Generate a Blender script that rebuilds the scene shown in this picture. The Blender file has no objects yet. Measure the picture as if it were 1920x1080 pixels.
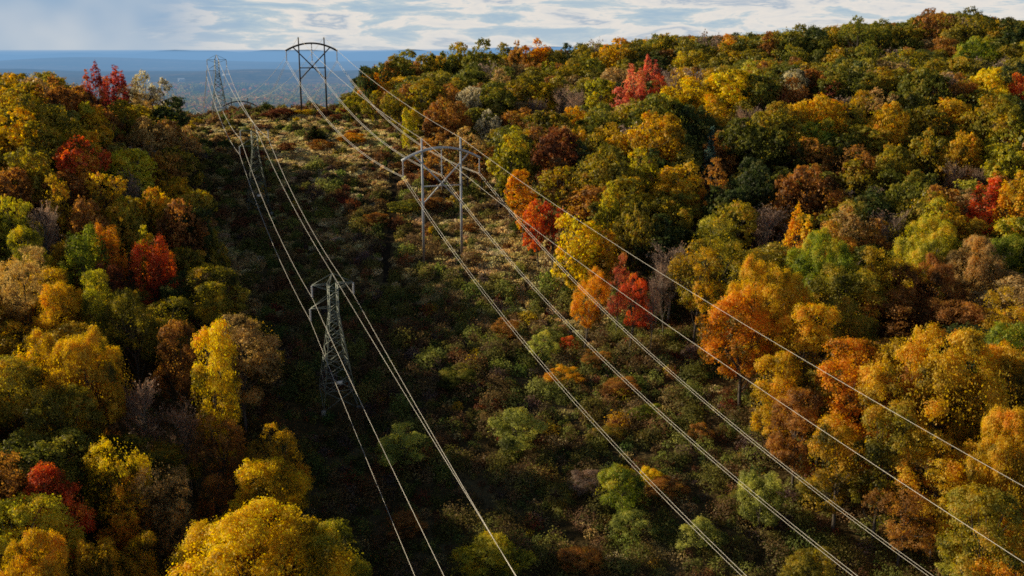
import bpy, math, random
import numpy as np
from math import radians as R

random.seed(7)
RNG = np.random.default_rng(7)
scene = bpy.context.scene
COL = scene.collection

# ------------------------------------------------------------------ camera model
CZ = 90.0                       # camera height above datum
F = 1884.0                      # focal length in photo pixels (1920 wide)
PITCH = R(13.0)
cp, sp = math.cos(PITCH), math.sin(PITCH)

def ray(px, py):
    a = (px - 960.0) / F
    b = (540.0 - py) / F
    return a, cp + b * sp, -sp + b * cp      # x, y(forward), z

def project(x, y, z):
    z = z - CZ
    f = y * cp - z * sp
    u = y * sp + z * cp
    return 960 + F * x / f, 540 - F * u / f, f

# ------------------------------------------------------------------ terrain
TX, TY = -0.374, 0.927          # direction of the power lines (away from camera)
HX, HY = -14.0, 206.0           # near arched tower
def uoff(x, y):
    return (x - HX) * 0.927 + (y - HY) * 0.374

def softplus(v):
    return np.logaddexp(0.0, v)

def sstep(a, b, v):
    t = np.clip((v - a) / (b - a), 0, 1)
    return t * t * (3 - 2 * t)

def wav(x, y):
    return (1.3 * np.sin(x * 0.031 + 1.3) * np.cos(y * 0.027 + 0.4) + 0.8 * np.sin(x * 0.071 - y * 0.053)
            + 0.35 * np.sin(x * 0.17 + y * 0.13 + 2.0) + 0.25 * np.sin(y * 0.23 - x * 0.19))

def terrain(x, y):
    x = np.asarray(x, float); y = np.asarray(y, float)
    u = uoff(x, y)
    rise_r = 0.07 * 20 * softplus((u - 62) / 20)
    rise_r = np.minimum(rise_r, 22)
    dc = 347 + 0.25 * np.clip(u - 20, 0, 200)
    z = -82.2 + 0.195 * y - 0.365 * 19 * softplus((y - dc) / 19) + rise_r * sstep(700, 430, y)
    lb = np.exp(-((y - 232) / 62.0) ** 2) * 15 + 4 * np.exp(-((y - 120) / 50.0) ** 2)
    z = z + lb * sstep(-46, -80, u)
    z = z - 40 * sstep(-46, -74, u) * sstep(272, 345, y) * sstep(1200, 600, y)
    z = z - 1.8 * np.exp(-((u + 36) / 17.0) ** 2) * sstep(295, 345, y)
    cor = sstep(-55, -30, u)
    z = z + cor * (-0.3 * np.exp(-((y - 213) / 13.0) ** 2) - 3.0 * np.exp(-((y - 184) / 13.0) ** 2))
    z = z + sstep(45, 90, u) * (3.0 * np.exp(-((y - 172) / 24.0) ** 2) - 5.5 * np.exp(-((y - 222) / 24.0) ** 2) + 3.0 * np.exp(-((y - 290) / 26.0) ** 2) - 2.5 * np.exp(-((y - 335) / 22.0) ** 2))
    near = sstep(900, 500, y)
    z = z + 0.55 * wav(x, y) * near
    fl = -100 + 3 * np.sin(x * 0.004 + y * 0.002) + 3 * np.sin(y * 0.006 - x * 0.003)
    z = fl + 14 * softplus((z - fl) / 14)
    # distant ridges
    wob = 10 * np.sin(x * 0.0011 + 0.5) + 6 * np.sin(x * 0.0027 + 2) + 4 * np.sin(x * 0.006 + y * 0.002) + 3 * np.sin(x * 0.011 + 1)
    yA = 4700 + 260 * np.sin(x * 0.0012)
    z = z + (42 + wob * .9 + 14 * np.exp(-((x + 1080) / 420.0) ** 2)) * np.exp(-((y - yA) / np.where(y < yA, 850, 700)) ** 2)
    wob2 = 14 * np.sin(x * 0.0007 + 2.2) + 9 * np.sin(x * 0.0016 + .3) + 5 * np.sin(x * .0037)
    yB = 8600 + 500 * np.sin(x * 0.0006 + 1)
    z = z + (47 + wob2 + 36 * np.exp(-((x + 3500) / 700.0) ** 2)) * np.exp(-((y - yB) / 1500) ** 2)
    wob3 = 16 * np.sin(x * 0.00035 + 1.0) + 14 * np.sin(x * 0.0009) + 12 * np.sin(x * .0031 + 1) + 7 * np.sin(x * .0073 + 2)
    z = z + (204 + 1.9 * wob3 + 0.004 * x) * np.exp(-((y - 18500) / 2600) ** 2)
    return z + CZ

def T(x, y):
    return float(terrain(x, y))

def locate(px, py, h, dmin=60, dmax=470):
    """world spot (and height) of a thing of height h whose top is seen at photo pixel px,py"""
    a, f, b = ray(px, py)
    ys = np.arange(dmin, dmax, 0.5)
    xs = a / f * ys
    zs = CZ + b / f * ys
    gap = zs - (terrain(xs, ys) + h)
    hit = np.where(gap <= 0)[0]
    i = hit[0] if len(hit) else int(np.argmin(gap))
    hh = h + (gap[i] if not len(hit) else 0)
    return float(xs[i]), float(ys[i]), float(min(max(hh, 0.6 * h), 1.9 * h))

def ground_hit(px, py):
    x, y, _ = locate(px, py, 0.0001)
    return x, y

# ------------------------------------------------------------------ node helpers
def new_mat(name):
    m = bpy.data.materials.new(name); m.use_nodes = True
    nt = m.node_tree; nt.nodes.clear()
    return m, nt

def N(nt, typ, **kw):
    n = nt.nodes.new(typ)
    for k, v in kw.items():
        setattr(n, k, v)
    return n

def L(nt, a, b):
    nt.links.new(a, b)

def ramp(nt, fac, stops):
    r = N(nt, 'ShaderNodeValToRGB')
    el = r.color_ramp.elements
    while len(el) < len(stops):
        el.new(0.5)
    for e, (p, c) in zip(el, stops):
        e.position = p; e.color = (c[0], c[1], c[2], 1)
    L(nt, fac, r.inputs[0])
    return r.outputs[0]

def math_n(nt, op, a, b=None, clamp=False):
    n = N(nt, 'ShaderNodeMath', operation=op, use_clamp=clamp)
    for i, v in enumerate((a, b)):
        if v is None: continue
        if isinstance(v, (int, float)): n.inputs[i].default_value = v
        else: L(nt, v, n.inputs[i])
    return n.outputs[0]

def leaf_shader(nt, color, gloss=0.05, trans=0.42):
    d = N(nt, 'ShaderNodeBsdfDiffuse'); L(nt, color, d.inputs[0])
    t = N(nt, 'ShaderNodeBsdfTranslucent')
    sat = N(nt, 'ShaderNodeHueSaturation'); sat.inputs['Saturation'].default_value = 1.12; sat.inputs['Value'].default_value = 1.55
    L(nt, color, sat.inputs['Color']); L(nt, sat.outputs[0], t.inputs[0])
    mx = N(nt, 'ShaderNodeMixShader'); mx.inputs[0].default_value = trans
    L(nt, d.outputs[0], mx.inputs[1]); L(nt, t.outputs[0], mx.inputs[2])
    g = N(nt, 'ShaderNodeBsdfGlossy'); g.inputs['Roughness'].default_value = 0.5
    g.inputs[0].default_value = (1, .97, .9, 1)
    m2 = N(nt, 'ShaderNodeMixShader'); m2.inputs[0].default_value = gloss
    L(nt, mx.outputs[0], m2.inputs[1]); L(nt, g.outputs[0], m2.inputs[2])
    o = N(nt, 'ShaderNodeOutputMaterial'); L(nt, m2.outputs[0], o.inputs[0])

PAL = {
 # darker / turning, mid, light, accent
 'green':   ((.026, .032, .008), (.078, .086, .016), (.150, .150, .028), (.26, .20, .032)),
 'deep':    ((.014, .022, .010), (.032, .048, .015), (.066, .082, .024), (.13, .11, .03)),
 'olive':   ((.036, .040, .008), (.130, .116, .018), (.240, .200, .030), (.34, .21, .028)),
 'gold':    ((.060, .054, .008), (.250, .165, .015), (.420, .290, .030), (.44, .22, .022)),
 'yellow':  ((.100, .094, .010), (.380, .260, .013), (.540, .370, .022), (.52, .28, .016)),
 'lime':    ((.048, .056, .009), (.190, .185, .022), (.330, .295, .038), (.42, .29, .026)),
 'vivid':   ((.030, .046, .008), (.110, .140, .020), (.220, .235, .032), (.36, .28, .035)),
 'orange':  ((.110, .080, .012), (.370, .165, .016), (.540, .245, .024), (.50, .34, .030)),
 'russet':  ((.046, .026, .009), (.160, .080, .024), (.280, .145, .042), (.34, .20, .042)),
 'red':     ((.090, .038, .010), (.320, .062, .026), (.530, .115, .044), (.50, .22, .042)),
 'crimson': ((.050, .018, .011), (.165, .036, .028), (.300, .080, .050), (.34, .17, .05)),
 'pink':    ((.100, .045, .026), (.380, .105, .070), (.560, .190, .110), (.52, .27, .08)),
 'maroon':  ((.026, .012, .007), (.090, .034, .018), (.170, .065, .030), (.24, .11, .03)),
 'silver':  ((.050, .046, .028), (.190, .172, .115), (.400, .370, .270), (.30, .24, .11)),
 'tan':     ((.050, .038, .016), (.195, .136, .054), (.340, .240, .100), (.36, .21, .05)),
 'bare':    ((.050, .036, .032), (.120, .090, .075), (.200, .150, .120), (.24, .14, .09)),
 'willow':  ((.055, .066, .018), (.170, .185, .045), (.310, .315, .085), (.38, .34, .08)),
 'bluefir': ((.018, .030, .024), (.050, .085, .070), (.110, .160, .135), (.13, .16, .11)),
}
WORDS = {'green': 'green', 'deep': 'dark green', 'olive': 'olive', 'gold': 'dull gold', 'yellow': 'bright yellow', 'lime': 'yellow-green',
         'vivid': 'fresh green', 'orange': 'orange', 'russet': 'russet brown', 'red': 'scarlet', 'crimson': 'crimson', 'pink': 'pinkish red',
         'maroon': 'dark maroon', 'silver': 'pale silvery', 'tan': 'tan', 'bare': 'leafless grey', 'willow': 'pale green', 'bluefir': 'blue-grey'}

def leaf_mat(key):
    A, B, C_, D = PAL[key]
    m, nt = new_mat('leaves_' + key)
    at = N(nt, 'ShaderNodeAttribute', attribute_name='tone')
    tc = N(nt, 'ShaderNodeTexCoord')
    oi = N(nt, 'ShaderNodeObjectInfo')
    off = N(nt, 'ShaderNodeVectorMath', operation='ADD')
    L(nt, tc.outputs['Object'], off.inputs[0])
    rv = N(nt, 'ShaderNodeCombineXYZ')
    for i in range(3): L(nt, math_n(nt, 'MULTIPLY', oi.outputs['Random'], 37.0 + 11 * i), rv.inputs[i])
    L(nt, rv.outputs[0], off.inputs[1])
    n1 = N(nt, 'ShaderNodeTexNoise'); n1.inputs['Scale'].default_value = 0.23; n1.inputs['Detail'].default_value = 3
    L(nt, off.outputs[0], n1.inputs['Vector'])
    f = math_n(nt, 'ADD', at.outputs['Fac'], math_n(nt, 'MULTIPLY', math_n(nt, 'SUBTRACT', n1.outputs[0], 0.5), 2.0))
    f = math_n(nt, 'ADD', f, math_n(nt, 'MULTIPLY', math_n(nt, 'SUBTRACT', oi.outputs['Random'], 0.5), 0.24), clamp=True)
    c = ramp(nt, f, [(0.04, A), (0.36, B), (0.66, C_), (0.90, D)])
    hs = N(nt, 'ShaderNodeHueSaturation')
    h = math_n(nt, 'ADD', 0.493, math_n(nt, 'MULTIPLY', oi.outputs['Random'], 0.014))
    L(nt, h, hs.inputs['Hue']); L(nt, c, hs.inputs['Color'])
    leaf_shader(nt, hs.outputs[0], .014, .50)
    return m

PAL = {k: tuple(tuple(min(.80, ch * g) for ch in c) for c, g in zip(v, (1.5, 2.0, 2.0, 1.65))) for k, v in PAL.items()}
LEAF = {k: leaf_mat(k) for k in PAL}

def tint_mat(name, gloss=0.03, trans=0.35):
    m, nt = new_mat(name)
    at = N(nt, 'ShaderNodeAttribute', attribute_name='tint')
    leaf_shader(nt, at.outputs['Color'], gloss, trans)
    return m

def bark_mat(name, a, b):
    m, nt = new_mat(name)
    tc = N(nt, 'ShaderNodeTexCoord'); mp = N(nt, 'ShaderNodeMapping'); mp.inputs['Scale'].default_value = (3, 3, .6)
    L(nt, tc.outputs['Object'], mp.inputs[0])
    n = N(nt, 'ShaderNodeTexNoise'); n.inputs['Scale'].default_value = 2.0; n.inputs['Detail'].default_value = 5
    L(nt, mp.outputs[0], n.inputs['Vector'])
    c = ramp(nt, n.outputs[0], [(0.3, a), (0.7, b)])
    p = N(nt, 'ShaderNodeBsdfPrincipled'); p.inputs['Roughness'].default_value = .9
    L(nt, c, p.inputs['Base Color'])
    o = N(nt, 'ShaderNodeOutputMaterial'); L(nt, p.outputs[0], o.inputs[0])
    return m

BARK = bark_mat('bark', (.05, .04, .032), (.15, .12, .10))
BARK_PALE = bark_mat('pale_bark', (.12, .105, .09), (.30, .27, .24))

def metal_mat(name, a, b, rough=.55, metallic=.4, scale=.6, base=None):
    m, nt = new_mat(name)
    tc = N(nt, 'ShaderNodeTexCoord')
    n = N(nt, 'ShaderNodeTexNoise'); n.inputs['Scale'].default_value = scale; n.inputs['Detail'].default_value = 6
    L(nt, tc.outputs['Object'], n.inputs['Vector'])
    c = ramp(nt, n.outputs[0], [(0.3, a), (0.7, b)])
    if base is not None:
        sx = N(nt, 'ShaderNodeSeparateXYZ'); L(nt, tc.outputs['Object'], sx.inputs[0])
        mr = N(nt, 'ShaderNodeMapRange'); mr.inputs[1].default_value = 1; mr.inputs[2].default_value = 9
        L(nt, sx.outputs[2], mr.inputs[0])
        mx = N(nt, 'ShaderNodeMixRGB'); L(nt, mr.outputs[0], mx.inputs[0]); mx.inputs[1].default_value = (*base, 1); L(nt, c, mx.inputs[2])
        c = mx.outputs[0]
    p = N(nt, 'ShaderNodeBsdfPrincipled'); p.inputs['Roughness'].default_value = rough; p.inputs['Metallic'].default_value = metallic
    L(nt, c, p.inputs['Base Color'])
    o = N(nt, 'ShaderNodeOutputMaterial'); L(nt, p.outputs[0], o.inputs[0])
    return m

# ------------------------------------------------------------------ object helpers
def tag(o, label=None, cat=None, group=None, kind=None):
    if label: o['label'] = label
    if cat: o['category'] = cat
    if group: o['group'] = group
    if kind: o['kind'] = kind
    return o

def link(o, parent=None):
    COL.objects.link(o)
    if parent is not None: o.parent = parent
    return o

def empty(name, loc, rz=0.0):
    o = bpy.data.objects.new(name, None); o.empty_display_size = 0.5
    o.location = loc; o.rotation_euler = (0, 0, rz)
    return link(o)

def np_mesh(name, V, Q, mat=None, tone=None, tint=None, smooth=False, nv=4):
    me = bpy.data.meshes.new(name)
    V = np.ascontiguousarray(V, np.float32); Q = np.ascontiguousarray(Q, np.int32)
    me.vertices.add(len(V)); me.vertices.foreach_set('co', V.ravel())
    nf = len(Q); k = Q.shape[1]
    me.loops.add(nf * k); me.loops.foreach_set('vertex_index', Q.ravel())
    me.polygons.add(nf)
    me.polygons.foreach_set('loop_start', np.arange(0, nf * k, k, dtype=np.int32))
    if smooth: me.polygons.foreach_set('use_smooth', np.ones(nf, bool))
    me.update(calc_edges=True)
    if tone is not None:
        a = me.attributes.new('tone', 'FLOAT', 'POINT'); a.data.foreach_set('value', np.ascontiguousarray(tone, np.float32))
    if tint is not None:
        a = me.attributes.new('tint', 'FLOAT_COLOR', 'POINT')
        c = np.ones((len(V), 4), np.float32); c[:, :3] = tint
        a.data.foreach_set('color', c.ravel())
    if mat is not None: me.materials.append(mat)
    return me

def tube_arrays(paths, sides=6):
    """paths: list of (points Nx3, radii N) -> V, quads"""
    VV, QQ = [], []; base = 0
    for P, r in paths:
        P = np.asarray(P, float); r = np.asarray(r, float); n = len(P)
        d = np.gradient(P, axis=0); d /= np.linalg.norm(d, axis=1)[:, None] + 1e-9
        ref = np.where(np.abs(d[:, 2:3]) > .9, np.array([[1., 0, 0]]), np.array([[0, 0, 1.]]))
        a = np.cross(d, ref); a /= np.linalg.norm(a, axis=1)[:, None] + 1e-9
        b = np.cross(d, a)
        th = np.linspace(0, 2 * np.pi, sides, endpoint=False)
        ring = (np.cos(th)[None, :, None] * a[:, None, :] + np.sin(th)[None, :, None] * b[:, None, :]) * r[:, None, None] + P[:, None, :]
        VV.append(ring.reshape(-1, 3))
        i = np.arange(n - 1)[:, None] * sides; j = np.arange(sides)[None, :]; k = (j + 1) % sides
        q = np.stack([i + j, i + k, i + sides + k, i + sides + j], -1).reshape(-1, 4) + base
        QQ.append(q); base += n * sides
        # end caps as degenerate-free fans of quads are skipped: ends are closed by shrinking the last ring
    return np.concatenate(VV), np.concatenate(QQ)

def capped(P, r):
    P = [np.asarray(p, float) for p in P]; r = list(r)
    d0 = P[0] - P[1]; d0 /= np.linalg.norm(d0) + 1e-9
    d1 = P[-1] - P[-2]; d1 /= np.linalg.norm(d1) + 1e-9
    return [P[0] + d0 * .01] + P + [P[-1] + d1 * .01], [r[0] * .02] + r + [r[-1] * .02]

def tube_obj(name, paths, mat, parent=None, sides=8, smooth=True):
    V, Q = tube_arrays([capped(P, r) for P, r in paths], sides)
    o = bpy.data.objects.new(name, np_mesh(name, V, Q, mat, smooth=smooth))
    return link(o, parent)

def beam_paths(segs):
    """square steel angles: list of (a, b, half width)"""
    return [([a, b], [w, w]) for a, b, w in segs]

# ------------------------------------------------------------------ foliage arrays
def leaf_quads(C, Nrm, size, rng):
    """kite shaped leaves: centres C, facing normals Nrm, sizes -> V (4n,3)"""
    n = len(C)
    Nrm = Nrm / (np.linalg.norm(Nrm, axis=1)[:, None] + 1e-9)
    ref = rng.normal(size=(n, 3))
    a = np.cross(Nrm, ref); a /= np.linalg.norm(a, axis=1)[:, None] + 1e-9
    b = np.cross(Nrm, a)
    s = size[:, None]
    asp = (0.42 + .2 * rng.random(n))[:, None]
    V = np.stack([C - a * s * .62, C - b * s * asp + a * s * .05, C + a * s * .62, C + b * s * asp + a * s * .05], 1)
    V[:, 1] += Nrm * s * .12; V[:, 3] += Nrm * s * .12
    return V.reshape(-1, 3)

def quads_n(n):
    return np.arange(n * 4).reshape(-1, 4)

def sphere_pts(n, rng):
    v = rng.normal(size=(n, 3)); return v / np.linalg.norm(v, axis=1)[:, None]

def tree_arrays(kind, seed, nleaf, leaf):
    """returns clump centres, V, tone, trunk paths; nominal height 16, nominal crown width below"""
    rng = np.random.default_rng(seed)
    H = 16.0
    P = {'round': (10, .62, .37, 34, 1.0), 'tall': (8, .57, .43, 34, 1.0), 'broad': (18, .62, .37, 64, 1.0),
         'loose': (10, .60, .39, 26, .62), 'umbrella': (12, .74, .24, 26, .8), 'upright': (8, .62, .38, 26, .8), 'low': (8, .55, .45, 26, 1.0)}[kind]
    W, zc, zr, nc, fill = P
    if kind == 'low': H = 8.0
    cz, rz, rx = zc * H, zr * H, W / 2
    # blue-noise clump centres in the envelope shell, egg shaped and lopsided
    lop = rng.normal(0, .16, 2)
    nl = {'round': 15, 'tall': 15, 'broad': 24, 'loose': 10, 'umbrella': 11, 'upright': 12, 'low': 10}[kind]
    lobes = []; tries = 0; mind = .30 * W * (.72 if kind == 'broad' else 1)
    while len(lobes) < nl and tries < 9000:
        tries += 1
        if tries % 1500 == 0: mind *= .85
        v = rng.normal(size=3); v /= np.linalg.norm(v)
        p = v * (rng.uniform(.50, .82) if rng.random() < .88 else rng.uniform(0, .4))
        if p[2] < -.72: continue
        sh = (1.0 - .28 * max(0, p[2]) - .18 * max(0, -p[2])) * (1 + .16 * math.sin(2 * math.atan2(p[1], p[0]) + seed) + .1 * math.sin(5 * math.atan2(p[1], p[0]) + 2 * seed))
        q = np.array([p[0] * rx * sh + lop[0] * rx * p[2], p[1] * rx * sh + lop[1] * rx * p[2], cz + p[2] * rz])
        if all(np.linalg.norm(q - o[0]) > mind for o in lobes):
            lobes.append((q, rng.uniform(.10, .27) * W * (.62 if kind == 'broad' else 1), rng.normal(0, .10)))
    pts, cr, lt, out = [], [], [], []
    mr = {'broad': .95, 'low': .8}.get(kind, .85)
    for q, r, tn in lobes:
        nm = max(4, int(4.2 * (r / mr) ** 2 * .75))
        d = sphere_pts(nm, rng)
        oc = (q - np.array([0, 0, cz - .2 * rz])) / np.array([rx, rx, rz])
        d = d + oc * .8; d /= np.linalg.norm(d, axis=1)[:, None]
        st = np.array([1, 1, .8]) if kind != 'upright' else np.array([.6, .6, 1.6])
        for k in range(nm):
            pts.append(q + d[k] * r * rng.uniform(.7, 1.05) * st); cr.append(mr * rng.uniform(.6, 1.25)); lt.append(tn + rng.normal(0, .07)); out.append(d[k])
    pts = np.array(pts); cr = np.array(cr); nc = len(pts)
    w = cr ** 2; cnt = np.maximum(6, (nleaf * fill * w / w.sum())).astype(int)
    Cs, Ns, Ts = [], [], []
    for i in range(nc):
        n = cnt[i]
        m = max(2, n // 7)
        d = sphere_pts(m, rng) + out[i] * .5 + np.array([0, 0, .15]); d /= np.linalg.norm(d, axis=1)[:, None]
        st = np.array([1, 1, .72]) if kind != 'upright' else np.array([.6, .6, 2.0])
        sprv = pts[i] + d * (cr[i] * rng.uniform(.55, 1.18, m))[:, None] * st
        pick = rng.integers(0, m, n); d = d[pick]
        jit = .21 if kind != 'low' else .15
        c = sprv[pick] + rng.normal(0, jit, (n, 3)) * np.array([1, 1, .6]) * (1.6 if leaf > .35 else 1)
        Cs.append(c)
        Ns.append(d * .95 + np.array([0, 0, .35]) + rng.normal(0, .32, (n, 3)))
        sprt = rng.normal(0, .12, m)[pick]
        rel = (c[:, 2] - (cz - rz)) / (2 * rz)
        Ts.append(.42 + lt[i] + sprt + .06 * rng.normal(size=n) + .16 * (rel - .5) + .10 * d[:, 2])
    C = np.concatenate(Cs); Nn = np.concatenate(Ns); Tn = np.concatenate(Ts)
    # stray twigs of leaves poking out of the outline
    ns = int(len(C) * .04)
    v = sphere_pts(ns, rng); v[:, 2] = np.abs(v[:, 2]) * .9 - .15
    c = np.array([0, 0, cz]) + v * np.array([rx, rx, rz]) * rng.uniform(.8, 1.12, ns)[:, None]
    C = np.concatenate([C, c]); Nn = np.concatenate([Nn, v + rng.normal(0, .6, (ns, 3))]); Tn = np.concatenate([Tn, .45 + .15 * rng.normal(size=ns)])
    size = leaf * rng.uniform(.55, 1.4, len(C))
    V = leaf_quads(C, Nn, size, rng)
    tone = np.repeat(Tn, 4)
    # trunk and limbs
    paths = []
    top = cz + .35 * rz
    n = 7; zz = np.linspace(-.6, top, n)
    bend = np.cumsum(rng.normal(0, .12, (n, 2)), 0); bend[:2] = 0
    TP = np.column_stack([bend, zz]); r0 = .24 + .008 * W
    if kind == 'low': r0 = .13
    paths.append((TP, np.linspace(r0, .07, n)))
    order = rng.permutation(nc)[:20 if kind != 'broad' else 30]
    for i in order:
        z0 = rng.uniform(.3, .85) * min(pts[i, 2], top)
        t = np.interp(z0, zz, np.arange(n)); a = TP[int(t)] + (TP[min(int(t) + 1, n - 1)] - TP[int(t)]) * (t % 1)
        b = pts[i]; mid = (a + b) / 2 + np.array([0, 0, -.08 * np.linalg.norm(b - a)]) + rng.normal(0, .2, 3)
        paths.append((np.array([a, mid, b]), np.array([.10, .07, .025]) * (r0 / .3)))
    return V, tone, paths, W, H

def bare_arrays(seed, dense=1.0, leaf=.2):
    rng = np.random.default_rng(seed)
    H = 14.0; W = 8.0
    paths = []; tw = []
    zz = np.linspace(-.6, H * .75, 6); b = np.cumsum(rng.normal(0, .12, (6, 2)), 0); TP = np.column_stack([b, zz])
    paths.append((TP, np.linspace(.2, .05, 6)))
    for k in range(22):
        z0 = rng.uniform(.22, .74) * H; t = np.interp(z0, zz, np.arange(6)); a = TP[int(t)] * (1 - t % 1) + TP[min(int(t) + 1, 5)] * (t % 1)
        th = rng.uniform(0, 2 * np.pi); ln = rng.uniform(.5, 1) * W * .42 * (1.25 - z0 / H * .6)
        d = np.array([math.cos(th), math.sin(th), rng.uniform(.8, 1.5)]); d /= np.linalg.norm(d)
        e = a + d * ln * 1.3; m = (a + e) / 2 - np.array([0, 0, .06 * ln])
        e[2] = min(e[2], H)
        paths.append((np.array([a, m, e]), np.array([.075, .05, .02])))
        for j in range(int(9 * dense)):
            s = rng.uniform(.3, 1); p = a + (e - a) * s
            dd = d + rng.normal(0, .45, 3) + np.array([0, 0, .35]); dd /= np.linalg.norm(dd)
            q = p + dd * rng.uniform(.8, 2.0); tw.append((p, q, .028))
            for i in range(6):
                s2 = rng.uniform(.25, 1); p2 = p + (q - p) * s2
                d2 = dd + rng.normal(0, .5, 3) + np.array([0, 0, .3]); d2 /= np.linalg.norm(d2)
                tw.append((p2, p2 + d2 * rng.uniform(.4, 1.1), .02))
    A = np.array([t[0] for t in tw]); B = np.array([t[1] for t in tw]); w = np.array([t[2] for t in tw])[:, None]
    d = B - A; side = np.cross(d, rng.normal(size=d.shape)); side /= np.linalg.norm(side, axis=1)[:, None] + 1e-9
    V = np.stack([A - side * w, A + side * w, B + side * w * .4, B - side * w * .4], 1).reshape(-1, 3)
    tone = np.repeat(.35 + .2 * rng.random(len(A)), 4)
    # a few leaves still hanging on
    nl = int(500 * dense); i = rng.integers(0, len(B), nl)
    LV = leaf_quads(B[i] + rng.normal(0, .15, (nl, 3)), rng.normal(size=(nl, 3)), np.full(nl, leaf), rng)
    V = np.concatenate([V, LV]); tone = np.concatenate([tone, np.repeat(.55 + .3 * rng.random(nl), 4)])
    return V, tone, paths, W, H

def fir_arrays(seed, n=7000, leaf=.3):
    rng = np.random.default_rng(seed)
    H = 15.0; W = 6.0
    paths = [(np.array([[0, 0, -.5], [0, 0, H * .5], [0, 0, H * .98]]), np.array([.2, .12, .03]))]
    Cs, Ns, Ts = [], [], []
    for z in np.arange(.12 * H, H, .55):
        rad = W / 2 * (1 - z / H) ** .8 + .15
        nb = 8
        for k in range(nb):
            th = rng.uniform(0, 2 * np.pi); ln = rad * rng.uniform(.65, 1.1)
            m = max(5, int(n / (H / .55) / nb * (rad / (W / 2) + .2)))
            s = rng.random(m) ** .7
            c = np.column_stack([np.cos(th) * ln * s, np.sin(th) * ln * s, z - .25 * ln * s + .2 * ln * s * s]) + rng.normal(0, .13, (m, 3))
            Cs.append(c); Ns.append(np.tile([0, 0, 1.], (m, 1)) + rng.normal(0, .5, (m, 3))); Ts.append(.25 + .4 * s + .1 * rng.normal(size=m))
            paths.append((np.array([[0, 0, z], [np.cos(th) * ln * .5, np.sin(th) * ln * .5, z - .1 * ln], [np.cos(th) * ln * .9, np.sin(th) * ln * .9, z - .1 * ln]]), np.array([.03, .02, .01])))
    C = np.concatenate(Cs)
    V = leaf_quads(C, np.concatenate(Ns), leaf * rng.uniform(.6, 1.3, len(C)), rng)
    return V, np.repeat(np.concatenate(Ts), 4), paths, W, H

def make_variant(name, arr):
    V, tone, paths, W, H = arr
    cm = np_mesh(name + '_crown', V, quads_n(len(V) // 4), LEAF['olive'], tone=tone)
    TV, TQ = tube_arrays(paths, 5)
    tm = np_mesh(name + '_trunk', TV, TQ, BARK, smooth=True)
    return dict(crown=cm, trunk=tm, W=W, H=H)

KINDS_N = {}; KINDS_F = {}
sd = 100
for k, nN, nF, lN, lF, cN, cF in (('round', 5, 7, .175, .33, 28000, 9000), ('tall', 4, 5, .175, .33, 23000, 7800), ('broad', 3, 4, .165, .34, 92000, 19000),
                          ('loose', 4, 5, .175, .32, 20500, 7400), ('umbrella', 3, 3, .175, .32, 19500, 7400), ('upright', 2, 3, .17, .30, 21000, 8200),
                          ('low', 3, 3, .15, .26, 20000, 8000)):
    KINDS_N[k] = []; KINDS_F[k] = []
    for i in range(nN):
        sd += 1; KINDS_N[k].append(make_variant(k + '_near', tree_arrays(k, sd, cN, lN)))
    for i in range(nF):
        sd += 1; KINDS_F[k].append(make_variant(k + '_far', tree_arrays(k, sd, cF, lF)))
KINDS_N['bare'] = [make_variant('bare', bare_arrays(901, 1.6)), make_variant('bare', bare_arrays(902, 1.6))]; KINDS_F['bare'] = KINDS_N['bare']
KINDS_N['fir'] = [make_variant('fir', fir_arrays(903))]; KINDS_F['fir'] = KINDS_N['fir']

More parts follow.
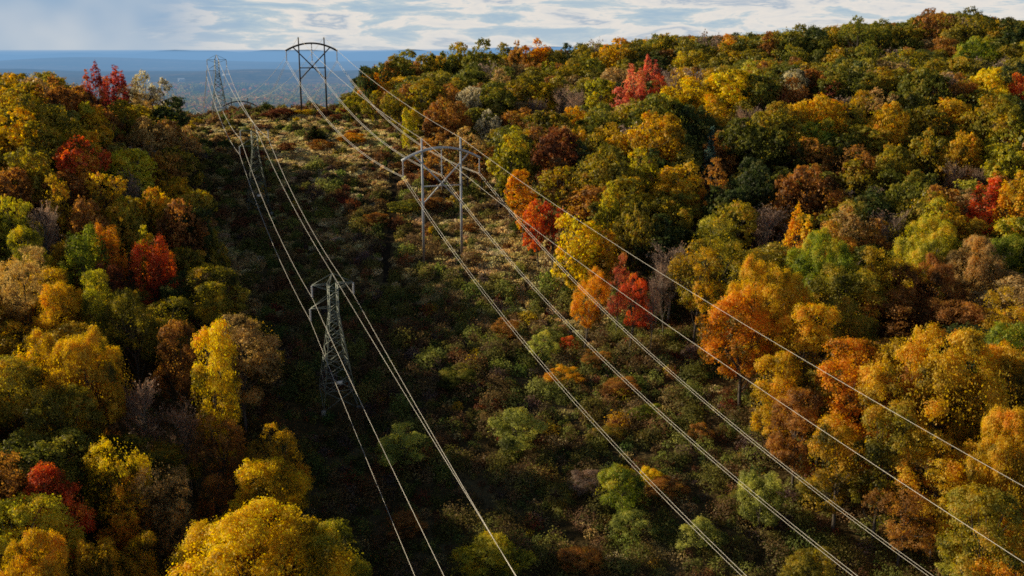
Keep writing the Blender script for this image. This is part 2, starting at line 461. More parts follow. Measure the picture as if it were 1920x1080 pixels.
# ------------------------------------------------------------------ added shade trees and trees picked out in the photograph
# px, py of the crown top, crown width in px, height m, palette, shape, landmark phrase (or None)
LM = 'L'
TREES = [
 # left wood, back rows and skyline
 (40,131,95,16,'gold','round',None),(84,132,60,16,'russet','round',None),(128,146,70,15,'russet','round',None),
 (176,127,52,17,'crimson','upright','the crimson maple with the upswept crown on the left skyline'),
 (209,127,56,17,'crimson','upright',None),(146,148,50,14,'orange','upright',None),
 (264,127,42,17,'silver','loose','the pale silvery tree on the left skyline'),(303,133,48,16,'silver','loose',None),(246,152,60,14,'russet','round',None),
 (282,160,62,13,'tan','loose',None),
 (312,176,70,15,'deep','round','the dense dark green tree at the end of the left wood'),
 (190,184,60,14,'russet','round',None),(78,172,95,15,'olive','broad',None),(20,166,85,15,'olive','round',None),
 (148,176,42,14,'lime','round',None),(172,186,62,14,'gold','round',None),(232,181,90,14,'olive','round',None),
 (132,217,72,14,'gold','round',None),(22,196,90,15,'gold','round',None),(75,220,70,14,'olive','round',None),
 (146,252,64,14,'red','umbrella','the scarlet spreading tree inside the left wood'),
 (152,264,62,13,'orange','upright',None),
 (228,254,94,15,'lime','round','the rounded yellow-green tree in the left wood'),
 (284,216,110,15,'tan','broad',None),(346,229,56,14,'tan','loose',None),(336,318,58,13,'gold','round',None),(310,262,70,14,'russet','round',None),
 (100,320,48,14,'gold','loose',None),(55,258,84,15,'olive','round',None),(12,288,84,15,'russet','round',None),
 (8,345,50,14,'lime','loose',None),(30,374,62,13,'lime','loose',None),(78,366,70,14,'bare','bare',None),
 (150,348,60,14,'russet','round',None),(226,352,72,14,'olive','round',None),(300,346,92,15,'gold','broad',None),
 (48,419,72,14,'lime','round',None),(155,418,80,15,'vivid','upright','the fresh green tree with spiky top in the left wood'),
 (207,410,62,14,'orange','upright',None),(273,406,46,14,'lime','tall',None),
 (284,438,80,14,'red','upright','the red-orange tree at the inner edge of the left wood'),
 (206,472,62,13,'maroon','loose',None),(178,480,60,16,'lime','tall',None),(30,462,95,15,'tan','umbrella',None),
 (104,507,74,14,'gold','round',None),(250,547,104,14,'olive','umbrella',None),(392,512,56,12,'olive','tall',None),(340,440,70,12,'olive','round',None),
 (355,380,64,12,'olive','round',None),(330,500,60,11,'deep','round',None),(400,440,40,9,'olive','low',None),
 (150,590,140,17,'gold','broad','the large golden tree in the middle of the left wood'),(55,606,90,15,'gold','round',None),
 (330,592,84,14,'russet','round',None),(446,567,110,15.5,'tan','tall',None),
 (384,580,92,19.5,'yellow','tall','the tall bright yellow tree beside the corridor'),
 (15,640,120,15,'olive','round',None),(95,690,110,14,'olive','round',None),(512,782,80,12,'gold','loose',None),(498,842,130,13,'yellow','round',None),
 (208,790,116,14,'yellow','loose',None),(98,862,126,13,'red','round','the fiery red tree at the bottom left'),
 (292,842,110,13,'tan','loose',None),(226,866,90,12,'orange','loose',None),(410,760,100,12,'russet','loose',None),(345,740,90,11,'bare','bare',None),
 (270,690,90,12,'bare','bare',None),(180,700,60,11,'russet','loose',None),
 (468,958,370,15,'yellow','broad','the broad bright yellow tree at the bottom left'),(622,966,120,13,'lime','round',None),
 (36,902,150,14,'lime','round',None),(50,990,170,14,'gold','broad',None),(160,974,90,13,'gold','round',None),(330,905,90,11,'tan','loose',None),
 (395,870,80,10,'russet','loose',None),(250,990,90,11,'gold','round',None),
 (352,330,70,17,'olive','tall',None),(338,352,64,17,'russet','round',None),(362,372,56,15,'deep','round',None),  # added trees, placed to throw shade on the corridor slope
 # right wood: skyline
 (686,113,34,14,'deep','round',None),(712,105,36,14,'deep','loose',None),(695,125,38,12,'orange','tall','the small orange tree at the crest beside the far arched tower'),
 (751,80,58,17,'green','tall',None),(728,108,40,13,'orange','loose',None),(797,86,48,15,'olive','round',None),(780,105,42,14,'russet','tall',None),(838,105,34,13,'green','tall',None),
 (841,77,42,15,'green','round',None),(866,74,56,16,'olive','round',None),(900,72,50,15,'green','round',None),(943,70,56,15,'olive','round',None),
 (975,70,40,15,'russet','round',None),(1004,66,52,16,'orange','round','the orange-topped tree on the skyline'),(976,89,36,13,'deep','tall',None),
 (1036,84,60,14,'russet','round',None),(1060,75,36,15,'deep','loose',None),(1090,78,50,14,'russet','loose',None),(1117,64,34,15,'bare','bare',None),(1157,71,62,15,'gold','round',None),
 (1200,66,60,15,'olive','round',None),(1230,57,46,15,'green','round',None),(1257,51,52,16,'olive','round',None),(1290,62,44,15,'olive','round',None),(1317,50,36,15,'bare','bare',None),
 (1341,57,36,14,'bare','bare',None),(1367,56,44,15,'orange','round',None),(1405,54,52,15,'green','round',None),(1438,54,40,15,'russet','round',None),
 (1468,50,50,15,'olive','round',None),(1497,45,48,16,'orange','round',None),(1535,42,48,15,'deep','round',None),(1570,44,44,14,'olive','round',None),(1610,27,56,18,'green','umbrella',None),
 (1655,27,44,17,'green','loose',None),(1695,34,62,15,'olive','round',None),(1722,25,50,15,'gold','round',None),
 (1762,7,58,18,'russet','umbrella','the taller brown-topped tree on the highest skyline'),(1816,11,58,18,'russet','umbrella',None),
 (1862,36,60,15,'gold','round',None),(1903,26,64,17,'deep','round',None),
 # second rows
 (898,120,48,13,'green','round',None),(938,124,38,13,'tan','round',None),(986,130,62,14,'gold','round',None),(1028,110,34,13,'lime','round',None),
 (1074,104,64,14,'olive','round',None),(1016,140,54,13,'yellow','round',None),(1040,136,40,13,'orange','upright',None),(995,158,30,10,'red','low',None),
 (1058,152,60,12,'bare','bare',None),(1085,160,50,12,'bare','bare',None),(1010,175,60,11,'bare','bare',None),
 (795,132,66,15,'olive','tall',None),(822,128,54,14,'olive','round',None),(850,142,44,14,'russet','loose',None),
 (878,150,46,14,'silver','round','the silver-leaved tree left of centre in the right wood'),(920,138,56,14,'green','round',None),(942,154,52,13,'olive','round',None),(838,171,62,15,'russet','round',None),
 (808,176,44,14,'russet','tall',None),(920,195,48,13,'silver','loose',None),(962,186,60,13,'russet','loose',None),(1030,187,92,15,'olive','round',None),
 (1076,187,38,13,'orange','round',None),(768,204,34,10,'lime','low',None),(876,226,72,14,'tan','loose',None),(828,246,62,12,'russet','loose',None),(900,262,60,11,'russet','loose',None),
 (742,160,50,12,'olive','round',None),(760,150,44,12,'russet','loose',None),(705,170,44,9,'olive','low',None),(668,178,48,7,'lime','low',None),(725,165,44,10,'russet','loose',None),
 (1110,92,62,14,'green','round',None),(1200,84,62,13,'deep','round',None),(1242,90,58,13,'deep','round',None),(1278,90,38,13,'yellow','round',None),
 (1310,82,46,14,'olive','round',None),(1362,70,52,14,'olive','round',None),(1352,92,46,13,'gold','round',None),(1410,77,64,14,'olive','round',None),
 (1475,77,62,14,'green','round',None),(1535,58,62,14,'green','round',None),(1615,72,80,14,'olive','broad',None),(1578,80,50,13,'gold','round',None),(1680,56,40,13,'orange','round',None),
 (1702,57,54,14,'lime','round',None),(1778,58,52,14,'russet','round',None),(1832,42,54,14,'lime','round',None),(1838,67,80,14,'vivid','broad',None),(1890,66,60,14,'olive','round',None),
 (1122,130,52,14,'lime','round',None),(1175,116,36,14,'tan','upright',None),
 (1190,123,50,15,'pink','upright','the pinkish red maple in the upper right wood'),(1220,110,40,14,'pink','upright',None),(1234,135,36,13,'red','loose',None),(1172,158,56,11,'pink','loose',None),
 (1262,124,46,13,'bare','bare',None),(1305,118,54,13,'bare','bare',None),(1295,132,76,14,'yellow','round',None),
 (1376,110,84,16,'yellow','round','the large golden-yellow oak in the upper right wood'),(1430,122,74,15,'green','round',None),
 (1490,112,48,14,'silver','round',None),(1492,146,54,13,'russet','round',None),(1467,172,30,10,'crimson','low',None),(1396,190,56,12,'bare','bare',None),(1425,196,50,12,'bare','bare',None),
 (1338,172,52,12,'gold','round',None),(1565,119,62,14,'olive','round',None),(1566,141,46,12,'pink','loose',None),(1622,116,80,15,'green','round',None),(1664,112,66,15,'olive','round',None),
 (1732,126,104,16,'olive','broad',None),(1718,158,58,14,'lime','round',None),(1862,114,66,15,'yellow','round','the lone bright yellow tree at the upper right'),
 (1914,126,50,14,'red','round','the red-orange tree at the right picture edge'),(1790,130,60,14,'russet','round',None),(1808,96,56,13,'olive','round',None),(1760,92,60,13,'gold','round',None),
 # third rows
 (1120,192,64,14,'green','round',None),(1232,176,130,16,'green','broad','the wide green oak in the middle of the right wood'),(1220,210,124,16,'gold','broad',None),
 (1332,226,46,16,'bluefir','fir','the blue-grey conifer in the right wood'),(1352,246,58,13,'russet','round',None),(1432,217,130,16,'green','broad',None),
 (1474,186,120,15,'gold','broad',None),(1538,176,118,15,'gold','broad',None),(1536,209,76,14,'vivid','round',None),(1667,191,96,15,'gold','broad',None),
 (1632,213,80,14,'olive','round',None),(1756,186,82,14,'olive','round',None),(1850,180,112,15,'olive','broad',None),(1893,212,64,14,'lime','round',None),(1912,168,50,14,'deep','round',None),
 (1906,226,60,12,'russet','loose',None),(1806,246,84,14,'gold','broad',None),(1302,196,92,14,'deep','broad',None),
 (956,222,62,18,'lime','tall','the tall slim yellow-green tree right of the near arched tower'),
 (1045,237,104,15,'maroon','broad','the dark maroon oak beside the corridor'),(1070,254,64,13,'deep','round',None),(1118,236,48,13,'russet','round',None),
 (1128,265,112,16,'lime','broad',None),(1200,277,66,14,'lime','round',None),(1278,288,84,15,'gold','round',None),(1360,334,84,14,'deep','round',None),(1418,296,104,15,'deep','broad',None),
 (1145,326,40,16,'lime','tall',None),(980,300,50,14,'orange','tall',None),
 (1010,354,52,13,'red','round','the scarlet maple at the right edge of the corridor'),(1038,362,50,13,'red','loose',None),(1082,382,72,16,'yellow','tall',None),(1196,374,84,15,'russet','broad',None),
 (1250,400,80,13,'deep','round',None),(1130,400,60,14,'gold','tall',None),
 (1160,466,50,13,'crimson','loose',None),(1184,498,50,12,'red','loose',None),(1098,488,56,13,'orange','round','the bright orange tree overhanging the corridor'),(1248,466,44,13,'bare','bare',None),(1225,500,40,12,'bare','bare',None),
 (1345,398,124,18,'olive','loose',None),(1310,430,80,16,'gold','loose',None),(1525,308,150,16,'russet','broad','the domed russet brown oak in the right wood'),(1600,300,70,13,'gold','round',None),(1680,270,100,14,'gold','broad',None),
 (1490,398,54,15,'orange','upright',None),(1562,402,60,15,'orange','upright',None),(1550,412,110,17,'vivid','broad','the fresh green topped tree in the lower right wood'),
 (1450,462,124,18,'gold','broad',None),(1400,520,90,16,'orange','tall',None),(1672,380,76,13,'bare','bare',None),(1640,400,60,12,'russet','loose',None),
 (1744,370,52,14,'lime','round',None),(1752,404,112,15,'lime','broad',None),(1792,374,60,14,'gold','round',None),(1842,345,76,14,'red','upright','the scarlet spiky-topped tree near the right edge'),
 (1900,352,64,14,'orange','upright',None),(1906,258,80,16,'lime','round',None),(1898,380,76,14,'lime','round',None),(1828,436,104,14,'tan','broad',None),(1906,420,70,13,'vivid','round',None),
 (1795,292,60,12,'bare','bare',None),(1840,300,60,12,'bare','bare',None),(1668,452,90,15,'gold','round',None),(1580,470,90,15,'olive','round',None),(1740,470,100,14,'russet','broad',None),
 (1520,540,90,16,'gold','tall',None),(1610,540,90,14,'olive','round',None),
 (1905,580,86,15,'vivid','round',None),(1786,587,205,20,'gold','broad','the big golden tree at the lower right'),(1895,640,110,17,'gold','round',None),(1602,612,96,17,'orange','tall',None),
 (1690,648,80,15,'russet','tall',None),(1460,640,70,14,'gold','tall',None),(1545,680,80,12,'olive','tall',None),
 (1900,745,120,17,'gold','broad',None),(1770,800,120,14,'gold','round',None),(1860,905,130,14,'olive','round',None),(1700,880,90,10,'russet','loose',None),(1915,985,110,12,'orange','loose',None),(1660,730,90,16,'olive','tall',None),(1580,760,80,13,'gold','tall',None),(1500,700,70,13,'russet','tall',None),
 (1740,955,54,6,'lime','low',None),(1800,1036,74,6,'lime','low',None),(1850,830,110,12,'gold','loose',None),(1905,900,100,11,'orange','loose',None),(1640,800,70,10,'russet','loose',None),
]

OCC = []      # x, y, radius of every tree standing
SPECS = []
for (px, py, w, h, pal, shp, lm) in TREES:
    if px > 1380 and py > 360 and h > 8: w *= 1.22
    x, y, hh = locate(px, py, h * (1.28 if h > 8 else 1))
    W = w * (y * cp + 10) / F
    hsh = (int(px) * 37 + int(py) * 101) % 100
    if not lm and px > 880 and y > 190:
        if pal in ('gold', 'russet') and hsh < 42: pal = 'olive'
        elif pal in ('lime', 'orange') and hsh < 35: pal = 'olive' if hsh < 20 else 'green'
        elif pal == 'olive' and hsh < 30: pal = 'green'
    hh *= .95
    SPECS.append(dict(x=x, y=y, h=hh, W=W, pal=pal, shp=shp, lm=lm, px=px, py=py, hand=True))
    OCC.append((x, y, W * .42))

# woods filled up between the picked trees (both woods, also outside the frame where they shade the corridor)
SKYX = [0, 100, 180, 300, 335, 350, 380, 640, 700, 750, 870, 1000, 1150, 1260, 1400, 1500, 1600, 1700, 1762, 1830, 1920]
SKYY = [136, 138, 138, 142, 190, 215, 240, 200, 120, 95, 86, 80, 82, 66, 66, 58, 44, 42, 22, 26, 40]
def in_wood(x, y):
    u = uoff(x, y)
    right = 27 < u < 300 and 70 < y < 430 + .2 * max(0, u)
    left = -190 < u < -47 and 55 < y < 292
    return right, left

tries = 0
occ = np.array(OCC)
cands = []
rr_ = random.Random(21)
while tries < 26000:
    tries += 1
    x = rr_.uniform(-230, 330); y = rr_.uniform(60, 440)
    r, l = in_wood(x, y)
    if not (r or l): continue
    if r and x > 40 + .62 * y + 25: continue
    if l and x < -60 - .62 * y: continue
    rad = rr_.uniform(3.3, 5.2) * (1.25 if y < 190 else 1)
    if l and y < 200 and x > -75 - .1 * y and rr_.random() < .5: continue
    d2 = (occ[:, 0] - x) ** 2 + (occ[:, 1] - y) ** 2
    if np.any(d2 < (occ[:, 2] * .62 + rad * .9) ** 2): continue
    # never stand in front of a picked tree so that its crown is hidden
    h = rr_.uniform(14, 19.5)
    z = T(x, y)
    ppx, ppy, f = project(x, y, z + h)
    bad = False
    if y > 180 and -50 < ppx < 1980:
        lim = float(np.interp(ppx, SKYX, SKYY))
        if ppy < lim:
            h -= (lim - ppy) * f / F; ppy = lim
            if h < 6.5: continue
    for s in SPECS:
        if s.get('hand') and s['y'] > y and abs(ppx - s['px']) < (s['W'] * .45 + rad * .7) * F / f and ppy < s['py'] + .30 * s['h'] * F / s['y']:
            lim = s['py'] + .38 * s['h'] * F / s['y']
            # shorten it instead if that helps
            need = (lim - ppy) * f / F
            h -= need; ppy = lim
            if h < 8.0: bad = True; break
    if bad: continue
    un = math.sin(x * .05) + math.sin(y * .043 + 1) + rr_.gauss(0, .8)
    if r: pal = rr_.choices(['olive', 'green', 'gold', 'russet', 'deep', 'lime', 'tan', 'bare', 'orange'], [30, 22, 15, 9, 12, 6, 5, 4, 1])[0]
    else: pal = rr_.choices(['olive', 'gold', 'russet', 'tan', 'green', 'lime', 'bare', 'orange'], [28, 24, 14, 10, 8, 6, 5, 2])[0]
    shp = 'bare' if pal == 'bare' else rr_.choices(['round', 'tall', 'loose', 'umbrella', 'broad'], [5, 3, 3, 1.2, 1.2])[0]
    W = rad * 2.25 * {'tall': .85, 'broad': 1.35, 'umbrella': 1.2}.get(shp, 1)
    sx, sy, _ = project(x, y, z + h)
    SPECS.append(dict(x=x, y=y, h=h, W=W, pal=pal, shp=shp, lm=None, px=sx, py=sy, hand=False))
    occ = np.vstack([occ, (x, y, rad)])

def vis(s):
    return -110 < s['px'] < 2050 and -60 < s['py'] < 1200
# how much of each crown the camera sees (coarse front-to-back coverage count)
GW, GH = 640, 360
cover = np.zeros((GH, GW), bool)
gy, gx = np.mgrid[0:GH, 0:GW]
for s in sorted(SPECS, key=lambda s: s['y']):
    z = T(s['x'], s['y'])
    ax, ay, f = project(s['x'], s['y'], z + s['h'] * .6)
    k = GW / 1920.0
    ax *= k; ay *= k; rx_ = s['W'] * .46 * F / f * k; ry_ = s['h'] * .40 * F / f * k
    x0, x1, y0, y1 = int(max(0, ax - rx_)), int(min(GW, ax + rx_ + 1)), int(max(0, ay - ry_)), int(min(GH, ay + ry_ + 1))
    s['seen'] = 0
    if x1 > x0 and y1 > y0:
        sub = ((gx[y0:y1, x0:x1] - ax) / rx_) ** 2 + ((gy[y0:y1, x0:x1] - ay) / ry_) ** 2 < 1
        s['seen'] = int((sub & ~cover[y0:y1, x0:x1]).sum())
        cover[y0:y1, x0:x1] |= sub
fill_in = [s for s in SPECS if not s['hand'] and s['seen'] > 0]
hand = [s for s in SPECS if s['hand']]
NIND = 300
ranked = sorted([s for s in SPECS if s['seen'] > 3], key=lambda s: -s['seen'] - (1e6 if s['lm'] else 0))
indiv = ranked[:NIND]
ids = set(id(s) for s in indiv)
rest = [s for s in SPECS if id(s) not in ids]
print('TREES hand', len(hand), 'fill in frame', len(fill_in), 'individual', len(indiv), 'rest', len(rest))

# ---- labels: colour + place relative to a landmark tree
marks = [s for s in indiv if s['lm']]
NOUN = {'bare': 'bare tree', 'fir': 'conifer', 'low': 'bushy tree', 'tall': 'narrow tree', 'umbrella': 'flat-topped tree',
        'upright': 'spiky-topped tree', 'loose': 'thin-leaved tree', 'round': 'round tree', 'broad': 'broad tree'}
ALIAS = {'the crimson maple with the upswept crown on the left skyline': 'the left skyline crimson maple', 'the dense dark green tree at the end of the left wood': "the left wood's last dark tree",
 'the pale silvery tree on the left skyline': 'the left skyline silvery tree', 'the scarlet spreading tree inside the left wood': "the left wood's scarlet tree",
 'the rounded yellow-green tree in the left wood': "the left wood's yellow-green dome", 'the fresh green tree with spiky top in the left wood': "the left wood's fresh green tree",
 'the red-orange tree at the inner edge of the left wood': "the left wood's red-orange tree", 'the large golden tree in the middle of the left wood': "the left wood's large golden tree",
 'the tall bright yellow tree beside the corridor': "the corridor's tall yellow tree", 'the fiery red tree at the bottom left': 'the bottom left fiery tree',
 'the broad bright yellow tree at the bottom left': 'the bottom left yellow tree', 'the small orange tree at the crest beside the far arched tower': "the crest's small orange tree",
 'the orange-topped tree on the skyline': 'the skyline orange tree', 'the taller brown-topped tree on the highest skyline': 'the highest brown skyline tree',
 'the silver-leaved tree left of centre in the right wood': "the right wood's silver-leaved tree", 'the pinkish red maple in the upper right wood': 'the pinkish red maple',
 'the large golden-yellow oak in the upper right wood': 'the upper golden-yellow oak', 'the lone bright yellow tree at the upper right': 'the lone yellow tree',
 'the red-orange tree at the right picture edge': 'the right edge red-orange tree', 'the wide green oak in the middle of the right wood': 'the wide green oak',
 'the blue-grey conifer in the right wood': 'the blue-grey conifer', 'the tall slim yellow-green tree right of the near arched tower': 'the slim yellow-green tree',
 'the dark maroon oak beside the corridor': 'the dark maroon oak', 'the scarlet maple at the right edge of the corridor': "the corridor's scarlet maple",
 'the bright orange tree overhanging the corridor': "the corridor's bright orange tree", 'the domed russet brown oak in the right wood': 'the domed russet oak',
 'the fresh green topped tree in the lower right wood': 'the lower right fresh-green tree', 'the scarlet spiky-topped tree near the right edge': 'the scarlet spiky tree',
 'the big golden tree at the lower right': 'the big lower-right golden tree'}
def short(lm):
    return lm
def direction(dx, dy):
    a = math.degrees(math.atan2(-dy, dx))
    names = ['right of', 'up and right of', 'above', 'up and left of', 'left of', 'down and left of', 'below', 'down and right of']
    return names[int(((a + 22.5) % 360) // 45)]
buckets = {}
for s in indiv:
    if s['lm']:
        continue
    m = min(marks, key=lambda m: (m['px'] - s['px']) ** 2 + ((m['py'] - s['py']) * 1.6) ** 2)
    key = (WORDS[s['pal']], NOUN[s['shp']], direction(s['px'] - m['px'], s['py'] - m['py']), ALIAS[m['lm']])
    buckets.setdefault(key, []).append((math.hypot(m['px'] - s['px'], m['py'] - s['py']), s))
ORD = ['nearest', 'second nearest', 'third nearest', 'fourth nearest', 'fifth nearest', 'sixth nearest']
for (c, n, d, lm), lst in buckets.items():
    lst.sort(key=lambda t: t[0])
    if c.startswith('leafless'): c = 'grey'
    for i, (_, s) in enumerate(lst):
        lead = '' if len(lst) == 1 else ORD[min(i, 5)] + ' '
        s['label'] = (lead + c + ' ' + n + ' ' + d + ' ' + lm)
for s in marks:
    s['label'] = s['lm'][4:]

NAME = {'bare': 'bare_tree', 'fir': 'conifer_tree', 'low': 'small_tree'}
rv = random.Random(3)
for s in indiv:
    near = s['y'] < 175
    v = rv.choice((KINDS_N if near else KINDS_F)[s['shp']])
    z = T(s['x'], s['y'])
    root = empty(NAME.get(s['shp'], 'autumn_tree'), (s['x'], s['y'], z - .1), rv.uniform(0, 6.28))
    root.rotation_euler[0] = rv.gauss(0, .035); root.rotation_euler[1] = rv.gauss(0, .035)
    tag(root, s['label'], 'tree', 'trees of the left wood' if uoff(s['x'], s['y']) < 0 else 'trees of the right wood')
    sc = (s['W'] / v['W'] * rv.uniform(.92, 1.1), s['W'] / v['W'] * rv.uniform(.85, 1.15), s['h'] / v['H'])
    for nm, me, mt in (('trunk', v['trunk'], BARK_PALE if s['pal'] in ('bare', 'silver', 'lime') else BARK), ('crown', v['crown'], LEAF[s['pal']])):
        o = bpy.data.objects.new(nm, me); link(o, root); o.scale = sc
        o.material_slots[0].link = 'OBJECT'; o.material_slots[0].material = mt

# ---- the far rest of the woods: one object
CORE = {k: [tree_arrays(k, 500 + i, 1500, .85) for i in range(3)] for k in ('round', 'tall', 'loose')}
CORE['bare'] = [bare_arrays(77, .8, .4)]
for k_, src in (('broad', 'round'), ('umbrella', 'loose'), ('upright', 'tall'), ('low', 'round')): CORE[k_] = CORE[src]
FINE = {k: [tree_arrays(k, 700 + i, 5200, .42) for i in range(4)] for k in ('round', 'tall', 'loose', 'umbrella')}
FINE['bare'] = CORE['bare']; FINE['broad'] = FINE['round']; FINE['upright'] = FINE['tall']; FINE['low'] = FINE['round']; CORE['fir'] = FINE['fir'] = [fir_arrays(88, 3000, .4)]
XFINE = {k: [tree_arrays(k, 800 + i, 15000, .22) for i in range(3)] for k in ('round', 'tall', 'loose')}
for k_, src in (('broad', 'round'), ('umbrella', 'loose'), ('upright', 'tall'), ('low', 'round')): XFINE[k_] = XFINE[src]
XFINE['bare'] = KB = [bare_arrays(78, 1.4, .2)]; XFINE['fir'] = CORE['fir']
VV, TT, tv = [], [], []
for s in rest:
    V, tone, paths, W0, H0 = rv.choice((XFINE if s['y'] < 205 and -160 < s['px'] < 2080 and s['py'] < 1250 else FINE if s['seen'] > 0 or (abs(s['px'] - 960) < 1150 and s['y'] < 200) else CORE)[s['shp']])
    a = rv.uniform(0, 6.28); ca, sa = math.cos(a), math.sin(a)
    sx, sz = s['W'] / W0, s['h'] / H0
    P = np.column_stack([(V[:, 0] * ca - V[:, 1] * sa) * sx + s['x'], (V[:, 0] * sa + V[:, 1] * ca) * sx + s['y'], V[:, 2] * sz + T(s['x'], s['y'])])
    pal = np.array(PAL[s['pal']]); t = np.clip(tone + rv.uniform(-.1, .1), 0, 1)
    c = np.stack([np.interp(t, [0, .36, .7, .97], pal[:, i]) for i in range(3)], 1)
    VV.append(P); TT.append(c)
if VV:
    V = np.concatenate(VV)
    o = bpy.data.objects.new('woodland', np_mesh('woodland', V, quads_n(len(V) // 4), tint_mat('woodland_leaves'), tint=np.concatenate(TT)))
    link(o); tag(o, 'distant mass of mixed autumn trees filling the back of the woods', 'woodland', kind='stuff')

# ------------------------------------------------------------------ ground sheets
def axis(segs):
    out = []
    for a, b, st in segs:
        out += list(np.arange(a, b, st))
    out.append(segs[-1][1]); return np.array(out)

XS = axis([(-26000, -9000, 1500), (-9000, -3000, 150), (-3000, -1000, 80), (-1000, -320, 25), (-320, 340, 4), (340, 1000, 25), (1000, 3000, 80), (3000, 9000, 150), (9000, 26000, 1500)])
def sheet(name, ys, mat):
    X, Y = np.meshgrid(XS, ys)
    Z = terrain(X, Y)
    V = np.column_stack([X.ravel(), Y.ravel(), Z.ravel()])
    nx = len(XS); ny = len(ys)
    i = np.arange(ny - 1)[:, None] * nx; j = np.arange(nx - 1)[None, :]
    Q = np.stack([i + j, i + j + 1, i + nx + j + 1, i + nx + j], -1).reshape(-1, 4)
    o = bpy.data.objects.new(name, np_mesh(name, V, Q, mat, smooth=True)); link(o)
    tag(o, kind='structure')
    return o

def ground_mat(name, scale_a, stops, scale_b, bump=.4, stops2=None):
    m, nt = new_mat(name)
    g = N(nt, 'ShaderNodeNewGeometry')
    n = N(nt, 'ShaderNodeTexNoise'); n.inputs['Scale'].default_value = scale_a; n.inputs['Detail'].default_value = 8; n.inputs['Roughness'].default_value = .65
    L(nt, g.outputs['Position'], n.inputs['Vector'])
    n2 = N(nt, 'ShaderNodeTexNoise'); n2.inputs['Scale'].default_value = scale_b; n2.inputs['Detail'].default_value = 6
    L(nt, g.outputs['Position'], n2.inputs['Vector'])
    f = math_n(nt, 'ADD', math_n(nt, 'MULTIPLY', n.outputs[0], .6), math_n(nt, 'MULTIPLY', n2.outputs[0], .4))
    c = ramp(nt, f, stops)
    p = N(nt, 'ShaderNodeBsdfDiffuse'); L(nt, c, p.inputs[0])
    b = N(nt, 'ShaderNodeBump'); b.inputs['Strength'].default_value = bump; b.inputs['Distance'].default_value = 1.0 / scale_b * .5
    L(nt, n2.outputs[0], b.inputs['Height']); L(nt, b.outputs[0], p.inputs['Normal'])
    o = N(nt, 'ShaderNodeOutputMaterial'); L(nt, p.outputs[0], o.inputs[0])
    return m

GM = ground_mat('scrub_ground', .06, [(.30, (.03, .025, .012)), (.46, (.08, .058, .026)), (.56, (.14, .10, .045)), (.70, (.22, .17, .08))], 1.4, .8)
VM = ground_mat('valley_ground', .006, [(.36, (.020, .028, .012)), (.48, (.040, .050, .020)), (.56, (.075, .065, .028)), (.66, (.16, .17, .06))], .05, .8)
HM = ground_mat('hill_forest', .0022, [(.38, (.030, .036, .022)), (.48, (.070, .070, .038)), (.55, (.135, .090, .045)), (.64, (.22, .17, .09))], .016, 1.0)
YG = axis([(-400, 40, 20), (40, 460, 4), (460, 700, 8)])
sheet('ground', YG, GM)
YV = axis([(700, 1600, 20), (1600, 3200, 40)])
sheet('valley', YV, VM)
YH = axis([(3200, 6200, 45), (6200, 11000, 130), (11000, 22000, 350), (22000, 40000, 3000)])
sheet('hills', YH, HM)

# ------------------------------------------------------------------ corridor scrub (one mass of undergrowth)
rng = np.random.default_rng(55)
def bushes_mass(n, seed):
    rng = np.random.default_rng(seed)
    u = rng.uniform(-52, 34, n); s = rng.uniform(-125, 176, n)
    x = HX + u * .927 + s * TX; y = HY + u * .374 + s * TY
    keep = (y > 82) & (y < 372)
    return x[keep], y[keep], u[keep]

SC_PAL = {
 'straw': (.45, .355, .165), 'pale': (.58, .49, .29), 'brown': (.20, .135, .065), 'olive': (.19, .18, .05), 'green': (.11, .14, .04),
 'moss': (.25, .26, .07), 'rust': (.21, .095, .045), 'red': (.26, .07, .04), 'mauve': (.16, .11, .095), 'yellow': (.46, .33, .05)}
names = list(SC_PAL); colr = np.array([SC_PAL[k] for k in names])
x, y, u = bushes_mass(12500, 5)
STRIP_PTS = [ground_hit(744, 322), ground_hit(737, 380), ground_hit(729, 462), ground_hit(722, 530)]
def strip_dist(px_, py_):
    best = np.full(np.shape(px_), 1e9)
    for (ax, ay), (bx, by) in zip(STRIP_PTS[:-1], STRIP_PTS[1:]):
        t = np.clip(((px_ - ax) * (bx - ax) + (py_ - ay) * (by - ay)) / ((bx - ax) ** 2 + (by - ay) ** 2), 0, 1)
        best = np.minimum(best, np.hypot(px_ - ax - t * (bx - ax), py_ - ay - t * (by - ay)))
    return best
kp = strip_dist(x, y) > 1.9
for qx, qy in ((-26.5, 148.0), (-60.0, 236.0), (-99.5, 347.0), (-14 - 3.85, 206 - 1.55), (-14 + 3.85, 206 + 1.55)):
    kp &= np.hypot(x - qx, y - qy) > (3.4 if qy not in (206 - 1.55, 206 + 1.55) else 1.3)
x, y, u = x[kp], y[kp], u[kp]
far = sstep(150, 235, y)
zone = np.sin(x * .09 + 1) + np.sin(y * .07) + .8 * np.sin(x * .21 + y * .16)
VV, TT = [], []
wn = np.array([.16, .05, .25, .22, .10, .13, .06, .012, .05, .012]); wf = np.array([.50, .22, .11, .06, .03, .05, .03, .006, .01, .01])
